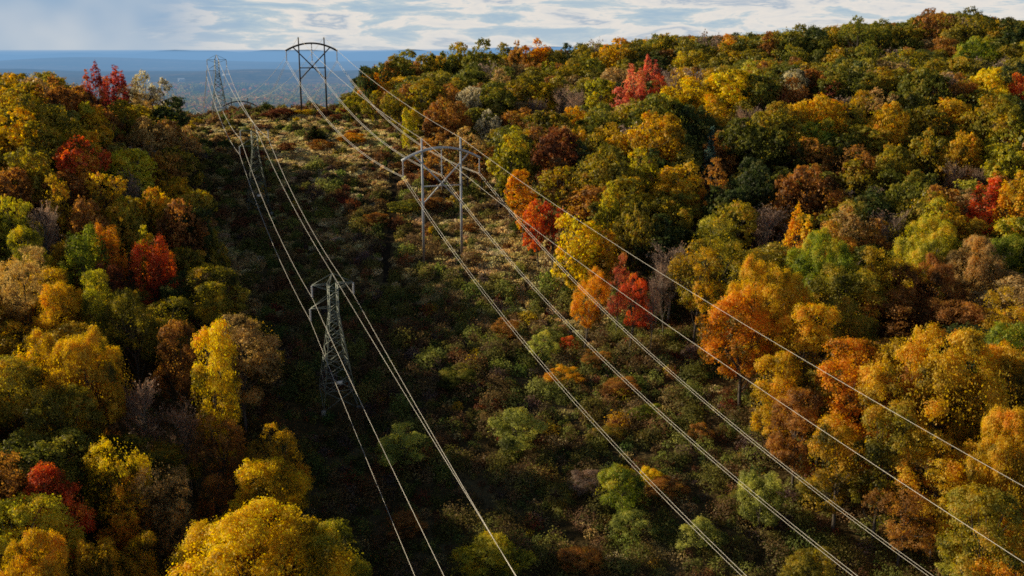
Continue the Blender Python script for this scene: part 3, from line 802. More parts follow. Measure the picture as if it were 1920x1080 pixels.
for i in range(len(x)):
    w = wn * (1 - far[i]) + wf * far[i]
    if zone[i] > 1.35 and far[i] > .3: w = w * np.array([6, 5, .5, .6, .3, 1.2, .3, .4, .2, .6])
    elif zone[i] > .8: w = w * np.array([1.5, 1.4, .8, 1, .5, 1.6, .6, .6, .5, 1])
    if zone[i] < -.8: w = w * np.array([.5, .4, 1.2, 1, 1.5, .7, 1.6, 1.4, 1.3, 1])
    if u[i] < -20 and y[i] < 300 or y[i] < 170: w = w * np.array([.35, .15, 1.1, 1.1, 1.1, .9, 1, .8, 1.2, .8])  # darker mix puts corridor shade into scrub colour; darker green growth here too
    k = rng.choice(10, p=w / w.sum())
    if not far[i] > .5 and rng.random() < .25 and u[i] > -8: k = rng.choice([3, 5, 0], p=[.35, .45, .2])
    grass = k in (0, 1)
    dist = y[i]
    ls = .115 + .0010 * (dist - 90)
    if grass:
        rad = rng.uniform(.7, 1.9); hh = rng.uniform(.35, .95)
        n = int(95 * rad)
        th = rng.uniform(0, 6.28, n); r = rad * np.sqrt(rng.random(n))
        C = np.column_stack([x[i] + r * np.cos(th), y[i] + r * np.sin(th), hh * (1 - .5 * (r / rad) ** 2) * rng.uniform(.3, 1, n)])
        Nn = np.column_stack([rng.normal(size=n), rng.normal(size=n), .3 * rng.normal(size=n)])
        sz = ls * rng.uniform(.8, 1.7, n)
    else:
        rad = rng.choice([.6, .9, 1.4, 2.1], p=[.38, .32, .20, .10]) * rng.uniform(.8, 1.2); hh = rad * rng.uniform(.8, 1.35)
        n = int(175 * rad ** 1.6)
        d = sphere_pts(n, rng); d[:, 2] = np.abs(d[:, 2])
        rr = rng.uniform(.6, 1.05, n) * (1 + .25 * np.sin(d[:, 0] * 6 + i) * np.sin(d[:, 1] * 6))
        C = np.column_stack([x[i] + d[:, 0] * rad * rr, y[i] + d[:, 1] * rad * rr, d[:, 2] * hh * rr])
        Nn = d + rng.normal(0, .6, (n, 3)) + [0, 0, .3]
        sz = ls * rng.uniform(.7, 1.4, n) * 1.1
    C[:, 2] += terrain(C[:, 0], C[:, 1])
    VV.append(leaf_quads(C, Nn, sz, rng))
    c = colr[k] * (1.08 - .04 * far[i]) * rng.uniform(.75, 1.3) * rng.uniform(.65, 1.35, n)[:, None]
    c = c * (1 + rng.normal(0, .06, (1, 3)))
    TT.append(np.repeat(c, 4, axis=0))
V = np.concatenate(VV)
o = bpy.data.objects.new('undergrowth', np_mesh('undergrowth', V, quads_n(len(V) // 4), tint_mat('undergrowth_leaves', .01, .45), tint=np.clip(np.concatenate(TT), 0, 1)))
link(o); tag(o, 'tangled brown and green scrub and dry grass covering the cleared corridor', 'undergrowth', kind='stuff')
print('scrub quads', len(V) // 4)

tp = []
pts_ = np.array(STRIP_PTS); tt_ = np.linspace(0, len(pts_) - 1, 60)
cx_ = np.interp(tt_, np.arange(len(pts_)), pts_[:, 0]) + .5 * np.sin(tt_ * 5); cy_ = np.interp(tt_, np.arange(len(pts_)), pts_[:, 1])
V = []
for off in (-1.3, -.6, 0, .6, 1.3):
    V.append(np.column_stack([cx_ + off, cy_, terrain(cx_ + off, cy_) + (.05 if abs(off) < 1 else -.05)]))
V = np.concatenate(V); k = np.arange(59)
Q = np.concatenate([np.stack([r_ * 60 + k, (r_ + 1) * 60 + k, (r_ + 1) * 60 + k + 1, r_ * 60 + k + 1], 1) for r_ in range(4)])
TM = ground_mat('dark_strip_ground', .8, [(.35, (.018, .014, .010)), (.5, (.04, .03, .02)), (.65, (.075, .055, .035))], 3.0, .8)
o = bpy.data.objects.new('track', np_mesh('track', V, Q, TM, smooth=True)); link(o); tag(o, kind='structure')  # narrow dark ground sheet in the gap left in the scrub

# low growth and leaf litter inside the woods' edges
n = 5200
u = np.concatenate([rng.uniform(26, 75, n // 2), rng.uniform(-85, -46, n // 2)]); s = rng.uniform(-150, 175, n)
x = HX + u * .927 + s * TX; y = HY + u * .374 + s * TY
VV, TT = [], []
for i in range(n):
    if y[i] < 70 or (u[i] < 0 and y[i] > 300): continue
    rad = rng.uniform(.6, 1.6); m = int(42 * rad)
    d = sphere_pts(m, rng); d[:, 2] = np.abs(d[:, 2])
    C = np.column_stack([x[i] + d[:, 0] * rad, y[i] + d[:, 1] * rad, d[:, 2] * rad * rng.uniform(.4, 1.5)]); C[:, 2] += terrain(C[:, 0], C[:, 1])
    VV.append(leaf_quads(C, d + rng.normal(0, .6, (m, 3)), rng.uniform(.2, .42, m), rng))
    k = rng.choice([2, 3, 4, 6, 8, 9], p=[.34, .2, .16, .18, .08, .04])
    TT.append(np.repeat(colr[k] * rng.uniform(.5, 1.3, m)[:, None], 4, axis=0))
V = np.concatenate(VV)
o = bpy.data.objects.new('forest_understory', np_mesh('forest_understory', V, quads_n(len(V) // 4), tint_mat('understory_leaves', .02, .3), tint=np.clip(np.concatenate(TT), 0, 1)))
link(o); tag(o, 'brown low growth and fallen leaves under the trees at both wood edges', 'understory', kind='stuff')

# woods down in the valley: one far mass
n = 15000
y = rng.uniform(950, 3300, n); x = y * rng.uniform(-.46, -.02, n)
keepn = (np.sin(x * .011 + 1) + np.sin(y * .006) + rng.normal(0, .6, n)) > -.9
x, y = x[keepn], y[keepn]; n = len(x)
vp = 3.2 * np.array([(.05, .075, .03), (.10, .10, .04), (.15, .125, .045), (.20, .12, .04), (.10, .06, .035), (.20, .075, .04), (.04, .06, .035)])
pk = rng.choice(7, n, p=[.24, .26, .18, .1, .1, .03, .09])
m = 34
d = sphere_pts(n * m, rng).reshape(n, m, 3); d[:, :, 2] = np.abs(d[:, :, 2]) * 1.3 - .25
r = rng.uniform(4, 7.5, n)[:, None, None]
C = d * r * rng.uniform(.7, 1.1, (n, m, 1))
C[:, :, 0] += x[:, None]; C[:, :, 1] += y[:, None]; C[:, :, 2] += (terrain(x, y) + 4.5)[:, None]
C = C.reshape(-1, 3)
V = leaf_quads(C, d.reshape(-1, 3) + rng.normal(0, .35, (n * m, 3)), rng.uniform(2.0, 3.6, n * m), rng)
c = np.repeat(vp[pk], m, axis=0) * rng.uniform(.6, 1.4, n * m)[:, None]
o = bpy.data.objects.new('valley_woods', np_mesh('valley_woods', V, quads_n(n * m), tint_mat('valley_leaves', .0, .3), tint=np.repeat(c, 4, axis=0)))
link(o); tag(o, 'hazy autumn woods spread over the valley floor beyond the crest', 'woods', kind='stuff')

# ------------------------------------------------------------------ single shrubs of the corridor
SHRUBS = [
 # px, py top, width px, height, palette, shape, name, label
 (963,770,100,6.0,'willow','low','willow_shrub','large pale green rounded willow bush in mid corridor shade'),
 (914,1008,140,6.4,'lime','low','willow_shrub','wide yellow-green dome bush at the bottom centre under the wires'),
 (1166,882,90,6.4,'vivid','low','willow_shrub','bright green round bush standing left of a yellow shrub'),
 (1430,888,84,8,'willow','low','small_tree','soft olive green sapling between the wires at lower right'),
 (1522,1034,96,4.6,'olive','low','willow_shrub','olive-tan dome bush at the bottom edge right of the wires'),
 (1017,626,50,4.6,'willow','low','willow_shrub','small yellow-green bush beside a scarlet shrub'),
 (1066,632,36,2.4,'red','low','sumac_shrub','scarlet shrub just right of the small yellow-green bush'),
 (752,808,96,5.2,'willow','low','willow_shrub','dark green shaded bush left of the pale willow bush'),
 (948,600,50,3.2,'russet','low','sumac_shrub','rusty shrub uphill of the small yellow-green bush'),
 (1222,878,40,3.4,'yellow','low','sumac_shrub','yellow shrub touching the right side of bright green bush'),
 (1248,900,76,2.8,'russet','low','sumac_shrub','round brown shrub right of the yellow shrub'),
 (1098,888,66,3.0,'bare','low','sumac_shrub','grey-brown twiggy shrub left of the bright green bush'),
 (1312,794,44,2.4,'russet','low','sumac_shrub','red shrub under the centre wires in lower corridor'),
 (1165,712,70,2.4,'russet','low','sumac_shrub','broad rusty red shrub between wire pairs in mid corridor'),
 (1118,660,56,2.6,'russet','low','sumac_shrub','reddish brown shrub below and right of scarlet shrub'),
 (1060,690,60,2.4,'orange','low','sumac_shrub','orange-brown shrub under the left wire pair'),
 (1215,760,60,2.6,'vivid','low','willow_shrub','moss green bush below the broad rusty red shrub'),
 (1400,920,76,3.4,'green','low','willow_shrub','green bush in front of the olive sapling'),
 (1540,900,70,3.2,'olive','low','willow_shrub','olive bush at the foot of the right wood'),
 (1140,800,60,2.4,'olive','low','willow_shrub','dull olive bush above the bright green bush'),
 (1090,1030,84,3.0,'russet','low','sumac_shrub','russet shrub at the bottom right of the yellow-green dome'),
 (1310,980,80,3.8,'willow','low','willow_shrub','shaded green bush between wires near the bottom'),
 (1190,960,74,3.4,'willow','low','willow_shrub','yellow-leaved bush below the bright green bush'),
 (760,960,80,3.0,'russet','low','sumac_shrub','dark russet shrub in shade right of the lattice line wires'),
 (860,690,70,3.0,'green','low','willow_shrub','shaded green bush uphill of the pale willow bush'),
 (590,234,58,5.0,'deep','fir','juniper_bush','dark green cone-shaped juniper on the sunlit upper slope'),
 (640,214,34,2.2,'maroon','low','sumac_shrub','crimson shrub on the crest right of the far arched tower'),
 (601,262,46,3.0,'russet','low','sumac_shrub','red and green shrub below the juniper'),
 (536,268,30,2.4,'maroon','low','sumac_shrub','dark red shrub on the slope left of the juniper'),
 (490,232,28,2.0,'maroon','low','sumac_shrub','deep red shrub above the middle lattice tower'),
 (660,250,44,3.0,'orange','low','sumac_shrub','orange shrub right of the juniper on the upper slope'),
 (800,372,50,3.0,'russet','low','sumac_shrub','red shrub at the foot of near arched tower brace'),
 (765,300,44,2.8,'russet','low','sumac_shrub','red-tinted shrub behind the left arm of near arched tower'),
 (700,400,50,2.6,'russet','low','sumac_shrub','russet shrub left of the near arched tower'),
 (575,205,40,2.0,'yellow','low','sumac_shrub','yellow shrub at the feet of the far arched tower'),
 (525,205,56,2.4,'maroon','low','sumac_shrub','dark maroon shrub on the crest left of far arched tower'),
 (812,425,24,2.2,'yellow','low','sumac_shrub','tiny bright yellow shrub between the near arched tower poles'),
 (880,420,30,2.0,'russet','low','sumac_shrub','small red shrub right of the near arched tower'),
 (760,375,60,3.2,'green','low','willow_shrub','green bush left of the near arched tower'),
 (925,290,40,3.6,'vivid','low','willow_shrub','pale green bush at the right arm of near arched tower'),
]
for (px, py, w, h, pal, shp, nm, lab) in SHRUBS:
    x, y, hh = locate(px, py, h, 70, 372)
    v = rv.choice((KINDS_N if y < 230 else KINDS_F)[shp])
    W = w * (y * cp + 10) / F
    root = empty(nm, (x, y, T(x, y) - .15), rv.uniform(0, 6.28)); tag(root, lab, 'shrub' if nm != 'small_tree' else 'tree', 'shrubs of the corridor')
    sc = (W / v['W'], W / v['W'], hh / v['H'])
    if shp == 'low': sc = (W / v['W'], W / v['W'], hh / v['H'] * 1.12)
    for part, me, mt in (('stem', v['trunk'], BARK), ('foliage', v['crown'], LEAF[pal])):
        ob = bpy.data.objects.new(part, me); link(ob, root); ob.scale = sc
        if shp == 'low': ob.location = (0, 0, -.10 * hh)
        ob.material_slots[0].link = 'OBJECT'; ob.material_slots[0].material = mt

# ------------------------------------------------------------------ arched twin-pole towers
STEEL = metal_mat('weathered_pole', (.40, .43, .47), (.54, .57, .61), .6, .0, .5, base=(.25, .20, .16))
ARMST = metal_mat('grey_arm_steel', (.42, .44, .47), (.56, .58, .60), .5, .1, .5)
DARKP = metal_mat('backlit_pole', (.030, .024, .020), (.055, .043, .035), .75, .1, .5)  # crest tower poles: their backlit darkness is put into the colour
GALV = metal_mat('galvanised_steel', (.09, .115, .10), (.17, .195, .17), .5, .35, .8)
GALV_LIGHT = metal_mat('galvanised_steel_brightened', (.17, .205, .185), (.28, .315, .28), .5, .25, .8)  # same steel, colour lightened to make up for the near tower's shade
INSUL = metal_mat('insulator_glass', (.50, .50, .51), (.66, .65, .65), .3, .0, 3)
WIRE = metal_mat('aluminium_wire', (.58, .55, .49), (.76, .72, .64), .45, .2, .06)
WHITE = metal_mat('white_paint', (.72, .72, .70), (.82, .82, .80), .6, .0, .4)
CONC = metal_mat('concrete', (.26, .25, .23), (.36, .35, .32), .9, .0, 1.0)
LINE_RZ = math.atan2(0.374, 0.927)      # towers stand square to the line; local +X is the line's right

PH = 8.2; PP = 4.15
def insulator(parent, x, z0, z1, r=.13, name='insulator'):
    n = 15; P = []; rad = []
    for i in range(n):
        z = z0 + (z1 - z0) * i / (n - 1)
        P.append((x, 0, z)); rad.append(r if i % 2 else r * .45)
    return tube_obj(name, [(P, rad)], INSUL, parent, 8)

def arch_tower(loc, label, hgt, mat, amat):
    root = empty('arched_power_tower', loc, LINE_RZ); tag(root, label, 'power tower', 'arched twin-pole towers')
    k = 1.25 if loc[1] > 300 else 1.0
    za, zt = hgt - 1.9, hgt - 4.2
    for s in (-1, 1):
        tube_obj('pole', [([(s * PP, 0, -1.2), (s * PP, 0, hgt * .5), (s * PP, 0, hgt)], [.30, .25, .19])], mat, root, 10)
    def arc(x): return zt + (za - zt) * (1 - (abs(x) / PH) ** 2.0)
    for dy, nm in ((.34, 'crossarm'),):
        xs = np.linspace(-PH, PH, 25)
        paths = [([(x, -.36, arc(x)) for x in xs], [.22 * k] * 25), ([(x, .36, arc(x)) for x in xs], [.22 * k] * 25)]
        tube_obj(nm, paths, amat, root, 8)
    for s in (-1, 1):
        tube_obj('cross_brace', [([(s * 6.0, .18 * s, arc(6.0) - .1), (-s * PP, .18 * s, hgt - 13.4)], [.15 * k, .15 * k])], amat, root, 8)
    tube_obj('strut', [([(-PP, 0, hgt - 9.7), (PP, 0, hgt - 9.7)], [.13 * k, .13 * k])], amat, root, 8)
    for x in (-PH, 0, PH):
        insulator(root, x, arc(x) - .1, zt - 3.3, .16 * k)
    for s in (-1, 1):
        tube_obj('arm_end_cap', [([(s * PH, -.5, zt), (s * PH, .5, zt)], [.22 * k, .22 * k])], amat, root, 8)
    return root

HT = 24.9
H_POS = [(-14.4, 206.0), (-65.0, 335.0), (-142.0, 532.0)]
Hz = [T(*p) for p in H_POS]
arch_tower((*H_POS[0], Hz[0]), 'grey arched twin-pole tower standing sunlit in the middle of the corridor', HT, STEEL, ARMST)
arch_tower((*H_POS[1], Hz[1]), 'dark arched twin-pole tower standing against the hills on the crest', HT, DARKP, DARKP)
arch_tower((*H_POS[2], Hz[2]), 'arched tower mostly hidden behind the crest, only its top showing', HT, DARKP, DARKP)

# ------------------------------------------------------------------ lattice towers
LT = 20.8
def lattice_tower(loc, label, k=1.0, GALV=GALV):
    root = empty('lattice_tower', loc, LINE_RZ); tag(root, label, 'lattice tower', 'steel lattice towers')
    w = .064 * k
    def half(z):
        if z > 14.6: return .66
        return .66 + (2.65 - .66) * (14.6 - z) / 14.6
    lv = [0, 2.9, 5.3, 7.4, 9.3, 11.0, 12.5, 13.7, 14.6, 15.6, 16.5, 17.4, 18.3, 19.2]
    cs = [(-1, -1), (1, -1), (1, 1), (-1, 1)]
    def cpt(c, z): h = half(z); return (c[0] * h, c[1] * h, z)
    for c in cs:
        tube_obj('leg', [([cpt(c, -.8), cpt(c, 14.6), cpt(c, 19.2)], [w * 1.35, w * 1.2, w])], GALV, root, 4, smooth=False)
        tube_obj('footing', [([(c[0] * 2.72, c[1] * 2.72, -.9), (c[0] * 2.72, c[1] * 2.72, .22)], [.42, .36])], CONC, root, 8)
    seg = []
    for i in range(len(lv) - 1):
        a, b = lv[i], lv[i + 1]
        for q in range(4):
            c0, c1 = cs[q], cs[(q + 1) % 4]
            if i < 3:
                seg.append((cpt(c0, a), cpt(c1, b), w * .72)); seg.append((cpt(c1, a), cpt(c0, b), w * .72))
            else:
                if (i + q) % 2: seg.append((cpt(c0, a), cpt(c1, b), w * .8))
                else: seg.append((cpt(c1, a), cpt(c0, b), w * .8))
                if i < 8: seg.append((cpt(c1, a) if (i + q) % 2 else cpt(c0, a), cpt(c0, b) if (i + q) % 2 else cpt(c1, b), w * .55))
            if i in (1, 3, 5, 7, 8, 10, 12): seg.append((cpt(c0, a), cpt(c1, a), w * .7))
    tube_obj('lattice_bracing', beam_paths(seg), GALV, root, 4, smooth=False)
    top = (0, 0, LT)
    tube_obj('peak', beam_paths([(cpt(c, 19.2), top, w) for c in cs]), GALV, root, 4, smooth=False)
    for s in (-1, 1):
        tip = (s * 3.15, 0, 19.2)
        sg = [(cpt((s, -1), 19.2), tip, w), (cpt((s, 1), 19.2), tip, w), (top, tip, w * .7), (cpt((s, -1), 18.3), tip, w * .6), (cpt((s, 1), 18.3), tip, w * .6)]
        tube_obj('crossarm', beam_paths(sg), GALV, root, 4, smooth=False)
        insulator(root, s * 3.15, 19.15, 17.3, .17 * k)
    tip = (-3.55, 0, 15.6)
    sg = [(cpt((-1, -1), 15.6), tip, w), (cpt((-1, 1), 15.6), tip, w), (cpt((-1, -1), 17.4), tip, w * .7), (cpt((-1, 1), 17.4), tip, w * .7)]
    tube_obj('crossarm', beam_paths(sg), GALV, root, 4, smooth=False)
    insulator(root, -3.55, 15.55, 13.7, .17 * k)
    # number plate on the front
    h = half(4.2)
    V = np.array([(-.45, -h - .1, 3.9), (.45, -h - .1, 3.9), (.45, -h - .1, 4.45), (-.45, -h - .1, 4.45), (-.45, -h - .06, 3.9), (.45, -h - .06, 3.9), (.45, -h - .06, 4.45), (-.45, -h - .06, 4.45)])
    Q = np.array([(0, 1, 2, 3), (5, 4, 7, 6), (0, 4, 5, 1), (3, 2, 6, 7), (1, 5, 6, 2), (0, 3, 7, 4)])
    link(bpy.data.objects.new('sign_plate', np_mesh('sign_plate', V, Q, WHITE)), root)
    tube_obj('plate_rail', [([(-half(4.2), -half(4.2) - .02, 4.2), (half(4.2), -half(4.2) - .02, 4.2)], [w * .6, w * .6])], GALV, root, 4, smooth=False)
    return root

L_POS = [(-27.1, 148.0), (-60.0, 236.0), (-99.5, 347.0), (-168.0, 540.0)]
Lz = [T(*p) for p in L_POS]
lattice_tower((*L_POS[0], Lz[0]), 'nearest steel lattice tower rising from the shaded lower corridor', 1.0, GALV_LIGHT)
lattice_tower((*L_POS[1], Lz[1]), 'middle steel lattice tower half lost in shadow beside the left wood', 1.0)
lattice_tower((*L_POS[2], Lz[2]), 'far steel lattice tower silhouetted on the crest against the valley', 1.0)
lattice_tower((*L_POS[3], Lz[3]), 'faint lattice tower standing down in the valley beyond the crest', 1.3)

# ------------------------------------------------------------------ wires
def local(pos, z, x, h, dy=0):
    c, s = math.cos(LINE_RZ), math.sin(LINE_RZ)
    return np.array([pos[0] + x * c - dy * s, pos[1] + x * s + dy * c, z + h])

def span(a, b, sag, n=26):
    t = np.linspace(0, 1, n)[:, None]
    P = a + (b - a) * t
    P[:, 2] -= (4 * sag * t * (1 - t))[:, 0]
    return P

def extend(a, ka, kb, length, n=40):
    s = np.linspace(0, length, n)
    P = np.column_stack([a[0] - TX * s, a[1] - TY * s, a[2] - ka * s - kb * s * s])
    return P[::-1]

def wire(name, label, cat, group, pts, near, sags, r):
    P = [extend(pts[0], *near)]
    for i in range(len(pts) - 1):
        P.append(span(pts[i], pts[i + 1], sags[i])[1:])
    P = np.concatenate(P)
    rad = r * np.clip(P[:, 1] / 170.0, .8, 2.0)
    o = tube_obj(name, [(list(P), list(rad))], WIRE, None, 6)
    tag(o, label, cat, group)

zt_ = HT - 4.2 - 3.35
for x, nm in ((-PH, 'left'), (0, 'centre'), (PH, 'right')):
    for dx, sd_ in ((-.23, 'left'), (.23, 'right')):
        pts = [local(p, z, x + dx, zt_) for p, z in zip(H_POS, Hz)]
        wire('conductor_wire', f'{sd_} wire of the {nm} double wire hung on the arched towers', 'power line', 'wires of the arched towers', pts, ({'left': .344, 'centre': .327, 'right': .334}[nm], -.00102, 200), (5.2, 11.0), .024)
for s, nm in ((-1, 'left'), (1, 'right')):
    pts = [local(p, z, s * PP, HT) for p, z in zip(H_POS, Hz)]
    wire('shield_wire', f'single wire running over the {nm} pole tops of the arched towers', 'power line', 'wires of the arched towers', pts, (.180 if s < 0 else .1748, -.00032, 230), (2.0, 6.0), .024)
for x, h, nm, near in ((-3.15, 17.25, 'upper left arms', (.238, -.0003, 130)), (3.15, 17.25, 'right arms', (.226, -.0003, 130)), (-3.55, 13.65, 'lower left arms', (.288, -.0003, 120))):
    pts = [local(p, z, x, h) for p, z in zip(L_POS, Lz)]
    wire('conductor_wire', f'wire hung from the {nm} of the lattice towers', 'power line', 'wires of the lattice towers', pts, near, (2.6, 3.6, 13.0), .032)
pts = [local(p, z, 0, LT) for p, z in zip(L_POS, Lz)]
wire('shield_wire', 'thin wire running over the peaks of the lattice towers', 'power line', 'wires of the lattice towers', pts, (.176, -.0001, 130), (1.6, 2.2, 8.0), .030)

# ------------------------------------------------------------------ small things
for px, py, h, lab in ((732, 213, 2.2, 'small white marker post on the crest by the right wood'), (961, 410, 1.3, 'short white marker post below the scarlet maple')):
    x, y, hh = locate(px, py - 8, h, 100, 372)
    root = empty('marker_post', (x, y, T(x, y))); tag(root, lab, 'marker post')
    tube_obj('post', [([(0, 0, -.3), (0, 0, h)], [.13, .11])], WHITE, root, 6)
    tube_obj('post_cap', [([(0, 0, h), (0, 0, h + .12)], [.16, .1])], WHITE, root, 6)

ROOF = metal_mat('pale_roof', (.62, .66, .68), (.75, .77, .78), .5, 0, .02)
WALL = metal_mat('pale_wall', (.50, .50, .48), (.62, .61, .58), .8, 0, .02)
WIN = metal_mat('dark_window', (.03, .035, .04), (.05, .055, .06), .2, 0, .1)
def box(x0, x1, y0, y1, z0, z1):
    V = np.array([(x0, y0, z0), (x1, y0, z0), (x1, y1, z0), (x0, y1, z0), (x0, y0, z1), (x1, y0, z1), (x1, y1, z1), (x0, y1, z1)])
    Q = np.array([(3, 2, 1, 0), (4, 5, 6, 7), (0, 1, 5, 4), (1, 2, 6, 5), (2, 3, 7, 6), (3, 0, 4, 7)])
    return V, Q
def building(px, py, w, dep, hgt, lab, rz=0.1):
    x, d, _ = locate(px, py, hgt * .5, 1500, 5200)
    z = T(x, d)
    root = empty('distant_building', (x, d, z), rz); tag(root, lab, 'building', 'pale buildings in the valley')
    V, Q = box(-w / 2, w / 2, -dep / 2, dep / 2, -3, hgt); link(bpy.data.objects.new('wall', np_mesh('wall', V, Q, WALL)), root)
    e = 1.0; rh = dep * .22
    V = np.array([(-w / 2 - e, -dep / 2 - e, hgt), (w / 2 + e, -dep / 2 - e, hgt), (w / 2 + e, dep / 2 + e, hgt), (-w / 2 - e, dep / 2 + e, hgt), (-w / 2 - e, 0, hgt + rh), (w / 2 + e, 0, hgt + rh)])
    me = bpy.data.meshes.new('roof'); me.from_pydata(V.tolist(), [], [(0, 1, 5, 4), (2, 3, 4, 5), (1, 2, 5), (3, 0, 4), (3, 2, 1, 0)]); me.materials.append(ROOF)
    link(bpy.data.objects.new('roof', me), root)
    nwin = max(2, int(w / 7))
    for i in range(nwin):
        cx = -w / 2 + (i + .5) * w / nwin
        V, Q = box(cx - .7, cx + .7, -dep / 2 - .05, -dep / 2 + .1, hgt * .3, hgt * .72)
        link(bpy.data.objects.new('window', np_mesh('window', V, Q, WIN)), root)
building(340, 152, 20, 18, 12, 'small white building on the hazy slope above the left wood', .2)
building(424, 141, 26, 12, 5, 'long pale roofed building on the hillside behind the far lattice tower', -.1)
building(543, 182, 9, 7, 4, 'small white roofed house among valley trees left of the far arched tower', .3)

# ------------------------------------------------------------------ valley haze: absorbing air with an even glow standing in for scattered light
hm, nt = new_mat('glowing_haze')
HD = 2.1e-4; AIR = (.185, .355, .580)
va = N(nt, 'ShaderNodeVolumeAbsorption'); va.inputs['Color'].default_value = (0, 0, 0, 1); va.inputs['Density'].default_value = HD
ve = N(nt, 'ShaderNodeEmission'); ve.inputs['Color'].default_value = (*AIR, 1); ve.inputs['Strength'].default_value = HD
ad = N(nt, 'ShaderNodeAddShader'); L(nt, va.outputs[0], ad.inputs[0]); L(nt, ve.outputs[0], ad.inputs[1])
o_ = N(nt, 'ShaderNodeOutputMaterial'); L(nt, ad.outputs[0], o_.inputs['Volume'])
hx = np.linspace(-13000, 13000, 201); nh = len(hx)
yr = np.arange(17000, 20500, 100.0)
crest = np.array([terrain(np.full_like(yr, x_ * 1.06), yr).max() for x_ in hx]) + 3  # haze top shaped to the far ridge line as the camera sees it
V = np.concatenate([np.column_stack([hx, np.full(nh, 600.), np.full(nh, -40.)]), np.column_stack([hx, np.full(nh, 17300.), np.full(nh, -40.)]),
                    np.column_stack([hx, np.full(nh, 600.), np.full(nh, CZ + 1.5)]), np.column_stack([hx, np.full(nh, 17300.), CZ + (crest - CZ) * 17300 / 18500])])
k = np.arange(nh - 1)
Q = np.concatenate([np.stack([k, k + nh, k + nh + 1, k + 1], 1), np.stack([k + 2 * nh, k + 2 * nh + 1, k + 3 * nh + 1, k + 3 * nh], 1),
                    np.stack([k, k + 1, k + 2 * nh + 1, k + 2 * nh], 1), np.stack([k + nh, k + 3 * nh, k + 3 * nh + 1, k + nh + 1], 1),
                    np.array([[0, 2 * nh, 3 * nh, nh], [nh - 1, 2 * nh - 1, 4 * nh - 1, 3 * nh - 1]])])
o = bpy.data.objects.new('haze', np_mesh('haze', V, Q, hm)); link(o); tag(o, kind='structure')

# ------------------------------------------------------------------ light and sky
SUN_AZ, SUN_EL = R(-71), R(20.6)        # azimuth from the view axis (negative = left), elevation
sd3 = (math.sin(SUN_AZ) * math.cos(SUN_EL), math.cos(SUN_AZ) * math.cos(SUN_EL), math.sin(SUN_EL))
sl = bpy.data.lights.new('sun', 'SUN'); sl.energy = 5.0; sl.angle = R(.55); sl.color = (1.0, .83, .55)
so = bpy.data.objects.new('sun', sl); link(so)
from mathutils import Vector
so.rotation_euler = Vector(sd3).to_track_quat('Z', 'Y').to_euler()
so.location = (-200, 100, 300)

w = bpy.data.worlds.new('World'); scene.world = w; w.use_nodes = True
nt = w.node_tree; nt.nodes.clear()
sky = N(nt, 'ShaderNodeTexSky'); sky.sky_type = 'NISHITA'; sky.sun_disc = False
sky.sun_elevation = SUN_EL; sky.sun_rotation = SUN_AZ; sky.altitude = 200; sky.air_density = 1.0; sky.dust_density = .8; sky.ozone_density = 1.5
bg = N(nt, 'ShaderNodeBackground'); bg.inputs[1].default_value = .048
tc = N(nt, 'ShaderNodeTexCoord')
mp = N(nt, 'ShaderNodeMapping'); mp.inputs['Scale'].default_value = (6.5, 6.5, 34)
L(nt, tc.outputs['Generated'], mp.inputs[0])
n1 = N(nt, 'ShaderNodeTexNoise'); n1.inputs['Scale'].default_value = 1.6; n1.inputs['Detail'].default_value = 9; n1.inputs['Roughness'].default_value = .62; n1.inputs['Distortion'].default_value = .35
L(nt, mp.outputs[0], n1.inputs['Vector'])
sx = N(nt, 'ShaderNodeSeparateXYZ'); L(nt, tc.outputs['Generated'], sx.inputs[0])
# rain cloud on the left: smooth grey-blue
lm_ = N(nt, 'ShaderNodeMapRange', interpolation_type='SMOOTHSTEP'); lm_.inputs[1].default_value = -.33; lm_.inputs[2].default_value = -.24
L(nt, math_n(nt, 'ADD', sx.outputs[0], math_n(nt, 'MULTIPLY', math_n(nt, 'SUBTRACT', n1.outputs[0], .5), .16)), lm_.inputs[0])
cl = ramp(nt, n1.outputs[0], [(.38, (8.0, 10.6, 12.8)), (.45, (10.4, 12.2, 13.2)), (.50, (16.6, 15.6, 14.4)), (.57, (14.6, 14.4, 14.0)), (.62, (8.6, 10.2, 12.0)), (.68, (15.0, 14.6, 14.0))])
n2 = N(nt, 'ShaderNodeTexNoise'); n2.inputs['Scale'].default_value = 1.0; n2.inputs['Detail'].default_value = 3
mp2 = N(nt, 'ShaderNodeMapping'); mp2.inputs['Scale'].default_value = (7, 7, 9); L(nt, tc.outputs['Generated'], mp2.inputs[0]); L(nt, mp2.outputs[0], n2.inputs['Vector'])
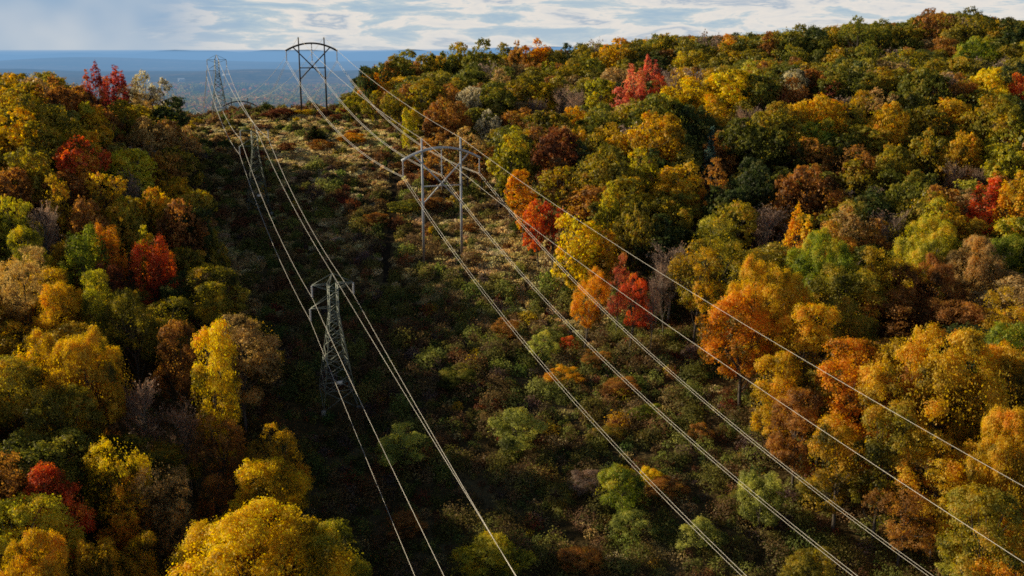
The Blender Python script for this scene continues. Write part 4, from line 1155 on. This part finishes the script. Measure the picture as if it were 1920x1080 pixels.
rain = ramp(nt, n2.outputs[0], [(.34, (4.6, 7.6, 11.6)), (.52, (6.0, 8.8, 12.2)), (.68, (10.4, 11.8, 13.4))])
# brighter, paler just over the horizon
mixc = N(nt, 'ShaderNodeMixRGB'); L(nt, lm_.outputs[0], mixc.inputs[0]); L(nt, rain, mixc.inputs[1]); L(nt, cl, mixc.inputs[2])
hz = N(nt, 'ShaderNodeMapRange'); hz.inputs[1].default_value = 0.0; hz.inputs[2].default_value = .03; hz.inputs[3].default_value = .45; hz.inputs[4].default_value = 0.0
L(nt, sx.outputs[2], hz.inputs[0])
mixh = N(nt, 'ShaderNodeMixRGB'); L(nt, hz.outputs[0], mixh.inputs[0]); L(nt, mixc.outputs[0], mixh.inputs[1]); mixh.inputs[2].default_value = (12.5, 13.4, 14.0, 1)
# clouds belong to the low sky; higher up clear blue takes over
hi = N(nt, 'ShaderNodeMapRange', interpolation_type='SMOOTHSTEP'); hi.inputs[1].default_value = .10; hi.inputs[2].default_value = .35
L(nt, sx.outputs[2], hi.inputs[0])
mixs = N(nt, 'ShaderNodeMixRGB'); L(nt, hi.outputs[0], mixs.inputs[0]); L(nt, mixh.outputs[0], mixs.inputs[1]); L(nt, sky.outputs[0], mixs.inputs[2])
L(nt, mixs.outputs[0], bg.inputs[0])
wo = N(nt, 'ShaderNodeOutputWorld'); L(nt, bg.outputs[0], wo.inputs[0])

# ------------------------------------------------------------------ camera and render
cd = bpy.data.cameras.new('camera'); cd.sensor_width = 36; cd.lens = 36 * F / 1920; cd.clip_end = 60000; cd.clip_start = .5
co = bpy.data.objects.new('camera', cd); link(co); co.location = (0, 0, CZ); co.rotation_euler = (R(90) - PITCH, 0, 0)
scene.camera = co
scene.view_settings.view_transform = 'Standard'; scene.view_settings.look = 'None'; scene.view_settings.exposure = 0
scene.render.engine = 'CYCLES'
c = scene.cycles
c.max_bounces = 6; c.diffuse_bounces = 3; c.transmission_bounces = 4; c.volume_bounces = 1; c.glossy_bounces = 2
c.use_denoising = False; c.pixel_filter_type = 'BLACKMAN_HARRIS'; c.filter_width = 1.7
c.sample_clamp_indirect = 4
